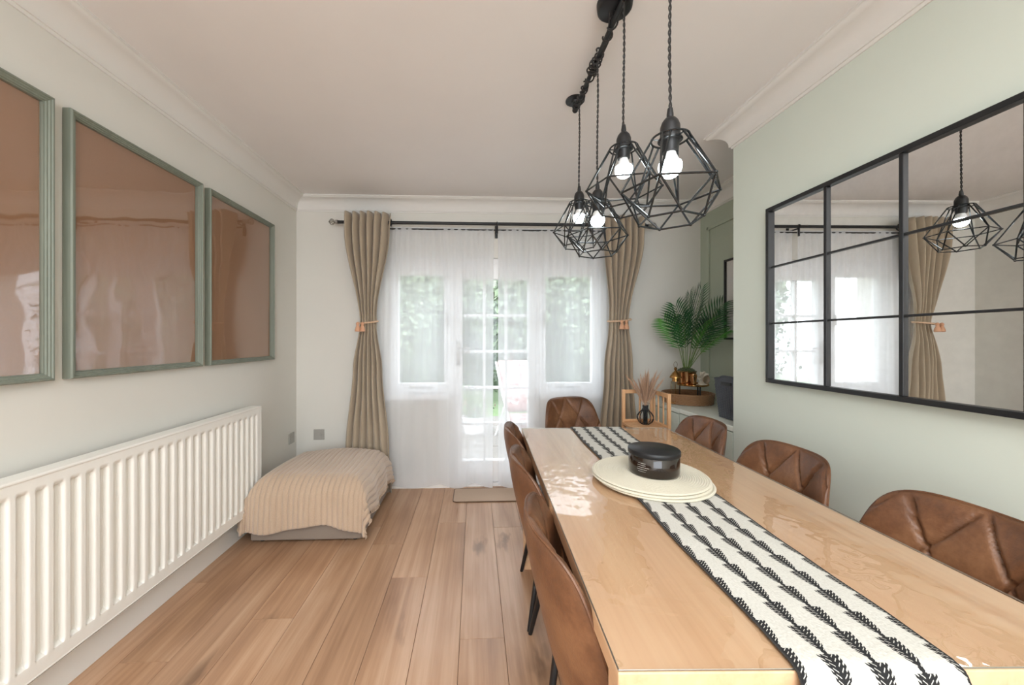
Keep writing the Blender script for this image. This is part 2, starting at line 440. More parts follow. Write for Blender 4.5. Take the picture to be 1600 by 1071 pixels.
# ------------------------------------------------------------ windows and french door
FY0, FY1 = D + .03, D + .10
def casement(name, x0, x1, g0, g1, handle_x, hs):
    w = empty_struct(name)
    gz0, gz1 = .868, 1.778
    f = MB(); z0, z1 = oz0 + .02, oz1
    f.box(x0, x0 + .03, FY0, FY1, z0, z1, .004); f.box(x1 - .03, x1, FY0, FY1, z0, z1, .004)
    f.box(x0 + .03, x1 - .03, FY0, FY1, z0, z0 + .035, .004); f.box(x0 + .03, x1 - .03, FY0, FY1, z1 - .05, z1, .004)
    f.build('window_frame', 'upvc', w)
    s = MB(); a, b, c, d = x0 + .03, x1 - .03, z0 + .035, z1 - .05
    s.box(a, g0, FY0 - .015, FY1 - .02, c, d, .006); s.box(g1, b, FY0 - .015, FY1 - .02, c, d, .006)
    s.box(g0, g1, FY0 - .015, FY1 - .02, c, gz0, .006); s.box(g0, g1, FY0 - .015, FY1 - .02, gz1, d, .006)
    s.build('sash', 'upvc', w)
    MB().box(g0, g1, FY0 + .02, FY0 + .026, gz0, gz1).build('pane', 'glass', w)
    h = MB(); h.box(handle_x - .009, handle_x + .009, FY0 - .024, FY0 - .014, 1.34, 1.47, .004)
    h.box(handle_x - .008, handle_x + .008, FY0 - .045, FY0 - .022, 1.355, 1.45, .005)
    h.build('window_handle', 'steel', w)
    v = MB(); v.box((g0 + g1) / 2 - .1, (g0 + g1) / 2 + .1, FY0 - .026, FY0 - .014, .825, .842, .003); v.build('trickle_vent', 'plate', w)
    return w
casement('window_1', ox0, dx0, -.64, -.258, -.235, 1)
casement('window_2', dx1, ox1, .602, 1.0, .588, -1)
for nm, a, b in (('window_sill_left', ox0, dx0), ('window_sill_right', dx1, ox1)):
    pass
sm = MB(); sm.box(ox0 - .03, dx0, D - .035, FY1, .735, .765 + .02, .006); sm.box(dx1, ox1 + .03, D - .035, FY1, .735, .765 + .02, .006)
struct('trim_6', sm, 'upvc')
dr = empty_struct('door_1')
gx0, gx1, gz0, gz1 = -.106, .452, .212, 1.748
f = MB(); f.box(dx0, dx0 + .03, FY0, FY1, 0, oz1, .004); f.box(dx1 - .03, dx1, FY0, FY1, 0, oz1, .004); f.box(dx0 + .03, dx1 - .03, FY0, FY1, oz1 - .05, oz1, .004)
f.box(dx0, dx1, D + .001, FY1, 0, .03, .004)
f.build('door_frame', 'upvc', dr)
s = MB(); a, b, c, d = dx0 + .03, dx1 - .03, .032, oz1 - .05
s.box(a, gx0, FY0 - .01, FY1 - .015, c, d, .006); s.box(gx1, b, FY0 - .01, FY1 - .015, c, d, .006)
s.box(gx0, gx1, FY0 - .01, FY1 - .015, c, gz0, .006); s.box(gx0, gx1, FY0 - .01, FY1 - .015, gz1, d, .006)
s.build('door_leaf', 'upvc', dr)
cw, ch = (gx1 - gx0) / 3, (gz1 - gz0) / 5
for i in (1, 2):
    MB().box(gx0 + cw * i - .011, gx0 + cw * i + .011, FY0 - .004, FY0 + .045, gz0, gz1, .004).build('muntin', 'upvc', dr)
for j in (1, 2, 3, 4):
    for i in range(3):
        MB().box(gx0 + cw * i + .011, gx0 + cw * (i + 1) - .011, FY0 - .002, FY0 + .043, gz0 + ch * j - .011, gz0 + ch * j + .011, .004).build('muntin', 'upvc', dr)
pme = MB().box(-cw / 2 + .008, cw / 2 - .008, 0, .006, -ch / 2 + .008, ch / 2 - .008).mesh('pane', 'glass')
for i in range(3):
    for j in range(5):
        o = bpy.data.objects.new('pane', pme); C.objects.link(o); o.parent = dr; o.location = (gx0 + cw * (i + .5), FY0 + .018, gz0 + ch * (j + .5))
h = MB(); h.box(-.155, -.125, FY0 - .02, FY0 - .008, 1.02, 1.22, .004); h.tube([(-.14, FY0 - .02, 1.165), (-.14, FY0 - .05, 1.165)], .009); h.tube([(-.14, FY0 - .05, 1.165), (-.03, FY0 - .05, 1.16)], [.009, .007])
h.build('door_handle', 'steel', dr, True)

# ------------------------------------------------------------ garden
struct('ground_patio', MB().box(-5, 7, D + .28, 6.6, -.2, -.12), 'patio')
struct('ground_lawn', MB().box(-9, 11, 6.6, 16, -.22, -.14), 'lawn')
# paving slabs on the patio near the door
slabm = MB().box(-.295, .295, -.295, .295, 0, .03, .006).mesh('paving_slab', 'patio')
gp = bpy.data.objects['ground_patio']
for i in range(-3, 6):
    for j in range(5):
        o = bpy.data.objects.new('paving_slab', slabm); C.objects.link(o); o.parent = gp; o.location = (.1 + i * .6, 3.72 + j * .6, -.12)
rg = random.Random(3)
def leaves(mb, n, fn, size, rg):
    for _ in range(n):
        p = Vector(fn()); a = Vector((rg.uniform(-1, 1), rg.uniform(-1, 1), rg.uniform(-1, 1))).normalized(); b = a.orthogonal().normalized()
        q = Matrix.Rotation(rg.uniform(0, 6.28), 3, a) @ b; s_ = size * rg.uniform(.6, 1.3)
        c_ = a.cross(q)
        mb.add([p - q * s_ * .5, p + c_ * s_ * .28, p + q * s_ * .5, p - c_ * s_ * .28], [(0, 1, 2, 3)])
hd = thing('garden_hedge', 'tall green hedge closing the garden beyond the french door', 'hedge', (1.5, 10.6, -.14))
hb = MB(); leaves(hb, 22000, lambda: (rg.uniform(-7, 7), -abs(rg.gauss(0, .3)) - .2 + .25 * sin(rg.uniform(0, 6)), 4.4 * rg.random() ** .8), .15, rg)
o = hb.build('hedge_foliage', 'hedge', hd); o['kind'] = 'stuff'
hc = MB(); hc.grid(lambda u, v: (-7 + 14 * u, .25 * sin(u * 40) - .1, 4.2 * v + .15 * sin(u * 23)), 60, 6); hc.build('hedge_core', 'hedge', hd)
for i, (x, y, r, lab) in enumerate([(-1.9, 7.6, 1.25, 'leafy garden tree seen through the voile of the left window'),
                                    (.75, 8.2, 1.0, 'leafy garden tree straight beyond the french door panes'), (3.0, 7.8, 1.3, 'leafy garden tree seen through the voile of the right window')]):
    t = thing('garden_tree', lab, 'tree', (x, y, -.14))
    MB().tube([(0, 0, 0), (.05, 0, 1.0), (0, .05, 2.0)], [.12, .09, .05], 10).build('trunk', 'bark', t, True)
    fb = MB()
    def fn():
        while True:
            p = Vector((rg.uniform(-1, 1), rg.uniform(-1, 1), rg.uniform(-1, 1)))
            if .5 < p.length < 1: break
        return (p.x * r, p.y * r, 2.2 + p.z * r * 1.15)
    leaves(fb, 3500, fn, .17, rg); o = fb.build('tree_foliage', 'tree', t); o['kind'] = 'stuff'
# garden lounge chair with pale pink floral cushion
gc = thing('garden_recliner', 'pale pink floral garden recliner on the patio beyond the door', 'garden chair', (.66, 4.75, -.09), radians(12))
MB().grid(lambda u, v: (-.26 + .52 * u, .0 + .42 * v, .42 + .62 * v + .03 * sin(v * 3 * pi)), 10, 12).build('back_cushion', 'floral', gc, True).modifiers.new('s', 'SOLIDIFY').thickness = .06
MB().grid(lambda u, v: (-.26 + .52 * u, -.55 + .55 * v, .38 + .02 * sin(v * 3 * pi)), 10, 12).build('seat_cushion', 'floral', gc, True).modifiers.new('s', 'SOLIDIFY').thickness = .06
for sx in (-.29, .29):
    MB().tube([(sx, -.55, 0), (sx, .1, .62), (sx, .42, 1.02)], .013, 8).build('side_frame', 'upvc', gc, True)
    MB().tube([(sx, .45, 0), (sx, -.1, .58), (sx, -.5, .6)], .013, 8).build('side_frame', 'upvc', gc, True)
pp = thing('patio_planter', 'small white planter of flowers on the patio', 'planter', (-.02, 5.3, -.09))
MB().lathe([(.12, 0), (.16, .22), (.17, .24), (.15, .24), (.13, .2)], 20, capt=True).build('planter_pot', 'upvc', pp, True)
lf = MB(); leaves(lf, 160, lambda: (rg.gauss(0, .09), rg.gauss(0, .09), .3 + rg.gauss(0, .07)), .07, rg); lf.build('planter_foliage', 'hedge', pp)['kind'] = 'stuff'
lf = MB(); leaves(lf, 60, lambda: (rg.gauss(0, .11), rg.gauss(0, .11), .34 + rg.gauss(0, .06)), .05, rg); lf.build('flowers', 'floral', pp)['kind'] = 'stuff'

# ------------------------------------------------------------ curtain pole, curtains, voiles
RY, RZ = 3.0, 2.172
cp = thing('curtain_pole', 'black metal double curtain pole with cage finials above the french door', 'curtain pole', (0.18, RY, RZ))
X0 = -.18
MB().tube([(-1.085 + X0, 0, 0), (1.42 + X0, 0, 0)], .013, 12).build('pole', 'black', cp, True)
MB().tube([(-1.04 + X0, .05, -.035), (1.36 + X0, .05, -.035)], .006, 8).build('voile_rod', 'black', cp, True)
for sx, e in ((-1, -1.085 + X0), (1, 1.42 + X0)):
    fi = MB(); fi.lathe([(.006, 0), (.017, .004), (.017, .022), (.008, .028)], 16)
    fi.v = [(e + sx * z, y, x) for (x, y, z) in fi.v]
    for k in range(8):
        w = k / 8 * 2 * pi
        fi.tube([(e + sx * (.026 + .05 * t), .024 * sin(pi * t) * cos(w + t), .024 * sin(pi * t) * sin(w + t)) for t in [i / 8 for i in range(9)]], .0026, 5)
    fi.build('finial', 'steel', cp, True)
for bx in (.18 + X0, -1.02 + X0, 1.40 + X0):
    b = MB(); b.box(bx - .012, bx + .012, D - RY - .008, D - RY - .001, -.085, .02, .002); b.tube([(bx, D - RY - .004, -.01), (bx, .0, -.016)], .006, 8)
    b.torus((bx, 0, 0), .016, .004, 16, 6, 'x'); b.tube([(bx, .0, -.016), (bx, .0, -.08)], .008, 8) if abs(bx - .0) < .01 else None
    b.build('pole_bracket', 'black', cp, True)

def curtain(name, label, prof, seed, inner):
    # prof: list of (z, x0, x1)
    rr = random.Random(seed); nf = 6; ph = [rr.uniform(-.4, .4) for _ in range(12)]
    ztop, zbot = prof[0][0], prof[-1][0]
    def lerp(z):
        for (za, a0, a1), (zb, b0, b1) in zip(prof, prof[1:]):
            if za >= z >= zb:
                t = (za - z) / (za - zb); t2 = t * t * (3 - 2 * t)
                return a0 + (b0 - a0) * t2, a1 + (b1 - a1) * t2
        return prof[-1][1:]
    def fn(u, v):
        z = ztop + (zbot - ztop) * v
        x0, x1 = lerp(z); w = x1 - x0
        uu = u + .012 * sin(u * 17 + seed) * (1 if .02 < u < .98 else 0)
        # the hanging edge nearest the window opens out as a broad smooth fold
        k = (1 - u) if inner < 0 else u
        n_ = nf * (uu if inner > 0 else 1 - uu) * 1.05
        fold = abs(sin(pi * n_)) ** .62
        broad = sstep(.80, 1.0, k) if True else 0
        amp = .034 + .075 * min(1, w / .36) * .75
        near_tie = exp(-((z - 1.37) / .10) ** 2)
        amp *= (1 - .45 * near_tie) * (.6 + .4 * sstep(.4, .9, z))
        y = RY + .004 - amp * fold * (1 - .35 * broad) - near_tie * .012 * sin(pi * u)
        y += .008 * sin(z * 5 + u * 9 + seed)
        return (x0 + w * uu, y - RY, z)
    t = thing(name, label, 'curtain', (0, RY, 0), 0)
    m = MB(); m.grid(fn, 168, 56)
    o = m.build('curtain_panel', 'curtain', t, True, 180); o.modifiers.new('s', 'SOLIDIFY').thickness = .003
    return t
cl = curtain('linen_curtain', 'beige linen curtain tied back left of the french door, falling behind the throw', [(2.235, -1.03, -.665), (2.10, -1.03, -.675), (1.39, -.918, -.782), (1.36, -.918, -.782), (1.0, -.965, -.735), (.35, -1.03, -.68), (.02, -1.05, -.66)], 1, 1)
cr = curtain('linen_curtain', 'beige linen curtain tied back right of the french door, near the palm', [(2.235, 1.03, 1.385), (2.05, 1.04, 1.38), (1.41, 1.095, 1.255), (1.38, 1.095, 1.255), (1.0, 1.05, 1.285), (.35, 1.0, 1.34), (.02, .99, 1.36)], 2, -1)
for t, ex in ((cl, -.672), (cr, 1.036)):
    MB().torus((ex, 0, RZ), .026, .005, 24, 8, 'x').build('eyelet', 'black', t, True)
def tieback(label, xa, xb, z, tx):
    t = thing('curtain_tieback', label, 'tieback', ((xa + xb) / 2, RY, z))
    w = (xb - xa) / 2 + .012; m = MB()
    for ph in (0, pi):
        m.tube([(w * cos(a) + .004 * cos(a * 14 + ph), -.025 + .058 * sin(a) + 0.004 * sin(a * 14 + ph), .01 * sin(a + 1) + .004 * sin(a * 14 + ph)) for a in [i / 90 * 2 * pi for i in range(90)]], .0045, 6, closed=True)
    m.build('rope', 'rope', t, True)
    cx = tx - (xa + xb) / 2
    for dx in (-.018, .018):
        q = MB(); q.lathe([(.006, .01), (.014, .0), (.012, -.012), (.01, -.016), (.02, -.045), (.022, -.062), (.016, -.066)], 16, (cx + dx, -.098, -.01))
        q.build('tassel', 'tassel', t, True)
tieback('copper tasselled rope tieback round the left curtain', -.918, -.782, 1.372, -.885)
tieback('cream tasselled rope tieback round the right curtain', 1.095, 1.255, 1.392, 1.185)

def voile(label, xa, xb, seed, edge):
    t = thing('voile_curtain', label, 'voile', (0, 3.05, 0)); rr = random.Random(seed)
    fs = [(rr.uniform(8, 16), rr.uniform(0, 6)), (rr.uniform(20, 34), rr.uniform(0, 6)), (rr.uniform(48, 70), rr.uniform(0, 6))]
    def fn(u, v):
        z = 2.152 - 2.12 * v; x = xa + (xb - xa) * u
        sp = .35 + .65 * v
        y = .022 * sp * sin(fs[0][0] * u * 1.6 + fs[0][1] + .3 * v) + .007 * sp * sin(fs[1][0] * u * 1.5 + fs[1][1] - .5 * v) + (.005 * (1 - v) ** 3 + .0008) * sin(fs[2][0] * u * 2.2 + fs[2][1])
        x += .03 * v * sin(7 * u + seed) * (1 if 0 < u < 1 else .3) + edge * .03 * v * (u if edge < 0 else 1 - u) * 0
        if v > .999: z += .014 * sin(u * 19 + seed) 
        return (x, y * (1 if v > .02 else .4), z)
    m = MB(); m.grid(fn, 150, 40); m.build('voile_panel', 'sheer', t, True, 180)
    h = MB(); h.grid(lambda u, v: (lambda p: (p[0], p[1] - .003, p[2]))(fn(u, v * .018)), 150, 1); h.build('voile_header', 'sheer', t, True, 180)
    return t
voile('sheer white voile panel over the left window and left half of the door', -.83, .155, 4, -1)
voile('sheer white voile panel over the right half of the door and the right window', .19, 1.16, 9, 1)
# overlapping gathered strips of the voile (folds lying double)
# ------------------------------------------------------------ radiator
rd = thing('radiator', 'long white fluted panel radiator on the left wall', 'radiator', (XL, 0, 0))
ry0, ry1, rz0, rz1, rx = .84, 2.44, .175, .80, .098
def radf(u, v):
    y = ry0 + (ry1 - ry0) * u; z = rz0 + (rz1 - rz0) * v
    ph = ((y - ry0) / .05) % 1.0
    p = sstep(.08, .16, ph) * (1 - sstep(.54, .62, ph))     # raised rib
    w = sstep(rz0 + .045, rz0 + .062, z) * (1 - sstep(rz1 - .055, rz1 - .038, z))
    e = min(sstep(ry0 + .03, ry0 + .04, y), 1 - sstep(ry1 - .04, ry1 - .03, y))
    x = rx - .027 * (1 - p) * w * e
    return (x, y, z)
m = MB(); zs = [0, .02, .065, .075, .085, .095, .105, .2, .4, .6, .8, .90, .915, .93, .942, .955, .98, 1.0]
nu = 32 * 14
vs = [radf(i / nu, z) for z in zs for i in range(nu + 1)]
m.add(vs, [(j * (nu + 1) + i, j * (nu + 1) + i + 1, (j + 1) * (nu + 1) + i + 1, (j + 1) * (nu + 1) + i) for j in range(len(zs) - 1) for i in range(nu)])
m.build('front_panel', 'radiator', rd, True, 50)
b = MB(); b.box(.03, rx - .018, ry0 + .01, ry1 - .01, rz0 + .01, rz1 - .02); b.build('rear_panel', 'radiator', rd)
b = MB(); b.box(.028, rx + .003, ry0 - .002, ry1 + .002, rz1 - .002, rz1 + .010, .004); b.build('top_grille', 'radiator', rd)
for yy in (ry0 - .003, ry1 - .001): MB().box(.028, rx + .001, yy, yy + .004, rz0, rz1, .001).build('side_panel', 'radiator', rd)
MB().box(.06, rx + .001, ry0, ry1, rz0 - .003, rz0 + .004, .002).build('bottom_edge', 'radiator', rd)
for yy in (1.1, 2.2): MB().box(.0, .032, yy, yy + .03, rz0 + .1, rz1 - .1).build('wall_bracket', 'radiator', rd)
v = MB(); v.tube([(.06, ry0 - .03, 0), (.06, ry0 - .03, .2), (.06, ry0 + .01, .2)], .008); v.build('feed_pipe', 'steel', rd, True)

# ------------------------------------------------------------ framed boards on the left wall
def pframe(label, y0, y1):
    z0, z1 = 1.092, 2.06
    t = thing('framed_board', label, 'frame', (XL, (y0 + y1) / 2, (z0 + z1) / 2)); hw, hh = (y1 - y0) / 2, (z1 - z0) / 2
    prof_ = [(0, .002), (0, .030), (.004, .034), (.008, .034), (.010, .030), (.014, .030), (.017, .026), (.021, .026), (.023, .021), (.026, .021), (.026, .002)]
    n = len(prof_); 
    def side(fn, L1):
        mm = MB(); vs = [fn(i, x, -1) for i, x in prof_] + [fn(i, x, 1) for i, x in prof_]
        mm.add(vs, [(k, (k + 1) % n, n + (k + 1) % n, n + k) for k in range(n)] + [tuple(range(n)), tuple(range(2 * n - 1, n - 1, -1))])
        mm.build('frame_rail', 'frame_sage', t)
    side(lambda i, x, s_: (x, s_ * (hw - i), hh - i), 0); side(lambda i, x, s_: (x, s_ * (hw - i), -hh + i), 0)
    side(lambda i, x, s_: (x, hw - i, s_ * (hh - i)), 0); side(lambda i, x, s_: (x, -hw + i, s_ * (hh - i)), 0)
    MB().box(.003, .008, -hw + .02, hw - .02, -hh + .02, hh - .02).build('backing_board', 'kraft', t)
    a = MB(); a.grid(lambda u, v: (.0135 + .0011 * sin(u * 5 + y0 * 3) * sin(v * 4 + 1) , -hw + .024 + (2 * hw - .048) * u, -hh + .024 + (2 * hh - .048) * v), 24, 30)
    a.build('acrylic_sheet', 'acrylic', t, True, 180)
pframe('nearest of the three sage framed boards, cut by the left edge of the photo', .682, 1.332)
pframe('middle of the three sage framed boards, reflecting the voile', 1.381, 2.027)
pframe('farthest of the three sage framed boards, nearest the curtain', 2.078, 2.73)

# ------------------------------------------------------------ sockets
def plate_(label, loc, rz):
    t = thing('socket_plate', label, 'socket', loc, rz)
    MB().box(-.043, .043, -.009, 0, -.043, .043, .003).build('faceplate', 'plate', t)
    for sx in (-.03, .03): MB().lathe([(.004, 0), (.004, .002)], 10).build('screw', 'steel', t, loc=(sx, -.009, 0)).rotation_euler = (pi / 2, 0, 0)
    return t
plate_('grey square socket on the left wall in the corner beyond the radiator', (XL, 3.03, .447), pi / 2)
t = plate_('grey square switched outlet on the back wall above the throw', (-1.285, D, .452), 0)
MB().box(-.004, .014, -.013, -.008, -.012, .012, .002).build('rocker', 'plate', t)

# ------------------------------------------------------------ low box and ribbed throw
lb = thing('storage_ottoman', 'low grey upholstered box under the cream throw', 'ottoman', (-1.02, 2.66, 0))
MB().box(-.33, .33, -.375, .27, .02, .20, .012).build('ottoman_body', 'base_grey', lb)
MB().box(-.32, .32, -.365, .26, .20, .335, .04).build('cushion', 'base_grey', lb)
for sx in (-.28, .28):
    for sy in (-.32, .22): MB().lathe([(.018, 0), (.022, .02)], 12, (sx, sy, 0)).build('foot', 'black', lb)
rt = random.Random(5)
def throwf(u, v):
    # cloth coordinates around the box
    A, B = .345, .375
    a = -.55 + 1.04 * u; b = -.585 + .985 * v
    def over(q, lim):
        r = .10; s_ = abs(q) - (lim - r)
        sg = 1 if q > 0 else -1
        if s_ <= 0: return q, 0.0
        if s_ < r * pi / 2: an = s_ / r; return sg * (lim - r + r * sin(an)), r * (1 - cos(an))
        return sg * (lim + .10 * (s_ - r * pi / 2)), r + (s_ - r * pi / 2) * .985
    x, za = over(a, A); y, zb = over(b, B if b < 0 else .295)
    z = .375 - (max(za, zb) + .30 * min(za, zb))
    z += .030 * cos(a / A * 1.3) * cos(b / B * 1.3) - .012
    z += .008 * sin(a * 9 + 1) * sin(b * 7)
    if zb > .03 or za > .03:
        k = min(1, max(za, zb) / .2)
        wob = .012 * sin((a if zb > za else b) * 26 + 1.3) * k
        if zb > za: y += (1 if b > 0 else -1) * (wob + .012 * k); 
        else: x += (1 if a > 0 else -1) * (wob + .012 * k)
        z += .018 * k * sin((a if zb > za else b) * 11 + .8)
    rib = .011 * (abs(sin(pi * (a + .004 * sin(b * 12)) / .033)) ** .8)
    nx, ny, nz = 0, 0, 1
    if za > .06: nx = 1 if a > 0 else -1; nz = .3
    if zb > .06: ny = 1 if b > 0 else -1; nz = .3
    L = sqrt(nx * nx + ny * ny + nz * nz)
    x += rib * nx / L; y += rib * ny / L; z += rib * nz / L
    z = max(z, .018)
    return (max(-.435, min(.42, x)), min(y, .305), z)
tw = thing('ribbed_throw', 'cream chunky ribbed throw draped over the low grey box', 'throw', (-1.02, 2.66, 0))
m = MB(); m.grid(throwf, 300, 110); o = m.build('blanket', 'throw', tw, True, 180)
sl = o.modifiers.new('s', 'SOLIDIFY'); sl.thickness = .008; sl.offset = 1
fr = MB()
for i in range(120):
    p = Vector(throwf(1, i / 119 * .98 + .01)); 
    fr.tube([p + Vector((.002, 0, .004)), p + Vector((.012 + rt.uniform(-.004, .004), rt.uniform(-.008, .008), -.016)), p + Vector((.006, rt.uniform(-.01, .01), -.026))], [.004, .003, .002], 5)
fr.build('fringe', 'throw', tw, True)['kind'] = 'stuff'

# ------------------------------------------------------------ door mat
dm = thing('door_mat', 'thin beige mat with dark binding in front of the french door', 'mat', (.13, 2.945, 0))
def rrect(hw, hh, r, z0, z1, mb, k=8):
    pts = []
    for cx, cy, a0 in ((hw - r, hh - r, 0), (-hw + r, hh - r, pi / 2), (-hw + r, -hh + r, pi), (hw - r, -hh + r, 1.5 * pi)):
        for i in range(k + 1): a = a0 + i / k * pi / 2; pts.append((cx + r * cos(a), cy + r * sin(a)))
    n = len(pts); vs = [(x, y, z0) for x, y in pts] + [(x, y, z1) for x, y in pts]
    mb.add(vs, [(i, (i + 1) % n, n + (i + 1) % n, n + i) for i in range(n)] + [tuple(range(n - 1, -1, -1)), tuple(range(n, 2 * n))]); return pts
m = MB(); rrect(.295, .125, .03, 0, .006, m); m.build('mat_pile', 'doormat', dm)
m = MB(); pts = rrect(.297, .127, .03, 0, .001, MB()); m.tube([(x, y, .004) for x, y in pts], .004, 6, closed=True); m.build('mat_binding', 'mat_edge', dm, True)

# ------------------------------------------------------------ dining table (rotated very slightly)
TC, TR, TH = (.637, 1.282), radians(-1.78), .74
tb = thing('dining_table', 'long pale beech dining table in the foreground, laid with a runner', 'table', (TC[0], TC[1], 0), TR)
hx, hy = .4025, .756
MB().box(-hx, hx, -hy, hy, TH - .036, TH, .003).build('tabletop', 'table', tb)
for sx in (-1, 1): MB().box(sx * (hx - .05) - .011, sx * (hx - .05) + .011, -hy + .07, hy - .085, TH - .125, TH - .036, .002).build('apron', 'table', tb)
for sy in (-1, 1): MB().box(-hx + .08, hx - .08, sy * (hy - .05) - .011, sy * (hy - .05) + .011, TH - .125, TH - .036, .002).build('apron', 'table', tb)
legm = MB().box(-.032, .032, -.032, .032, 0, TH - .036, .003).mesh('leg', 'table')
for sx in (-1, 1):
    for sy in (-1, 1):
        o = bpy.data.objects.new('leg', legm); C.objects.link(o); o.parent = tb; o.location = (sx * (hx - .04), sy * (hy - .04), 0)
tv = thing('table_protector', 'clear glossy vinyl sheet covering the whole tabletop', 'table cover', (TC[0], TC[1], TH), TR)
def cvf(zz): return lambda u, v: (-hx + .002 + (2 * hx - .004) * u, -hy + .002 + (2 * hy - .004) * v, zz + .0005 * sin(u * 11 + v * 6) + .0005 * sin(v * 23 + u * 3))
m = MB(); m.grid(cvf(.0024), 40, 70); m.build('vinyl_sheet', 'cover', tv, True, 180)
m = MB(); hx2, hy2 = hx - .001, hy - .001
m.tube([(-hx2, -hy2, .0022), (hx2, -hy2, .0022), (hx2, hy2, .0022), (-hx2, hy2, .0022)], .0014, 6, closed=True); m.build('sheet_edge', 'steel', tv, True)

# runner
rn = thing('table_runner', 'cream woven table runner with black leafy stripes hanging over the near edge', 'runner', (TC[0], TC[1], TH), TR)
def runf(u, v):
    s_ = -.20 + v * (2 * hy + .20)           # arc length from hanging tip to far edge
    if s_ < 0.0:
        k = -s_; r = .02; a = min(k / r, pi / 2); rest = max(0, k - r * pi / 2)
        y = -hy - .005 - r * sin(a) + .012; z = .0065 - r * (1 - cos(a)) - rest; tt = 0
    else: y = -hy + .007 + s_ * .995; z = .0065; tt = s_ / (2 * hy)
    xl = -.139 + .008 * tt; xr = .106 + .036 * tt
    x = xl + (xr - xl) * u + .0025 * sin(s_ * 14)
    z += .0009 * sin(s_ * 31 + u * 5) * sin(u * 6 + s_ * 9) if s_ > 0 else 0
    return (x, y, z)
m = MB(); m.grid(runf, 24, 150); me = m.mesh('runner_cloth', 'runner', True)
uvl = me.uv_layers.new(name='UVMap')
ver = {}
for j in range(151):
    for i in range(25): ver[j * 25 + i] = (i / 24, j / 150 * 1.712)
for lp in me.loops: uvl.data[lp.index].uv = ver[lp.vertex_index]
ro = bpy.data.objects.new('runner_cloth', me); C.objects.link(ro); ro.parent = rn
sd_ = ro.modifiers.new('s', 'SOLIDIFY'); sd_.thickness = .0025; sd_.offset = 1
for uu in (0, 1):
    m = MB(); m.tube([Vector(runf(uu, j / 110)) + Vector((0, 0, .0005)) for j in range(111)], .0022, 5); m.build('edge_stitching', 'cord', rn, True)

# placemats and tin
MC = (.606, 1.264)
def mat_(z, dx, dy, lab):
    t = thing('round_placemat', lab, 'placemat', (MC[0] + dx, MC[1] + dy, z), random.uniform(0, 6))
    R = .187; p = [(.001, .0056)]; n = 26
    for i in range(n):
        r0 = .004 + (R - .004) * i / n; r1 = .004 + (R - .004) * (i + 1) / n
        p += [(r0, .0042), (r0 * .7 + r1 * .3, .0066), (r0 * .3 + r1 * .7, .0066), (r1, .0042)]
    p += [(R + .003, .0030), (R, 0)]
    MB().lathe([(.001, 0)] + [(R, 0)] + p[::-1][1:], 96, capb=False, capt=False).build('coiled_mat', 'woven', t, True, 60)
mat_(TH + .0100, .005, -.006, 'bottom of the three stacked round cream placemats')
mat_(TH + .0170, -.003, .000, 'middle of the three stacked round cream placemats')
mat_(TH + .0240, .000, .007, 'top round cream placemat under the dark candle tin')
zt = TH + .0308
tn = thing('candle_tin', 'wide low dark amber candle jar with black lid on the stacked placemats', 'candle', (.622, 1.268, zt)); tn.scale = (1.07, 1.07, 1.04)
def tinmat():
    k = NT('dark_amber_glass'); k.base(srgb(34, 24, 18)); k.rough(.12); k.b.inputs['Coat Weight'].default_value = .5
    return k.m
M['amber'] = tinmat()
MB().lathe([(.001, 0), (.070, 0), (.075, .004), (.077, .012), (.077, .062), (.074, .066), (.001, .066)], 64, capb=False, capt=False).build('jar_body', 'amber', tn, True, 50)
MB().lathe([(.001, .064), (.078, .064), (.0795, .066), (.0795, .078), (.077, .081), (.001, .0815)], 64, capb=False, capt=False).build('lid', 'black', tn, True, 50)
pr = MB()
rp = random.Random(2)
for row in range(5):
    z = .046 - row * .0065; a = radians(207 + rp.uniform(-2, 2)); end = radians(207 + rp.choice([18, 22, 26, 20]))
    while a < end:
        w = rp.uniform(.0012, .003); da = w / .077
        h_ = rp.uniform(.0006, .0013)
        pr.add([(.0776 * cos(q), .0776 * sin(q), zz) for q, zz in ((a, z), (a + da, z), (a + da, z + h_), (a, z + h_))], [(0, 1, 2, 3)])
        a += da + .012
o = pr.build('label_print', 'paper', tn); o['kind'] = 'stuff'

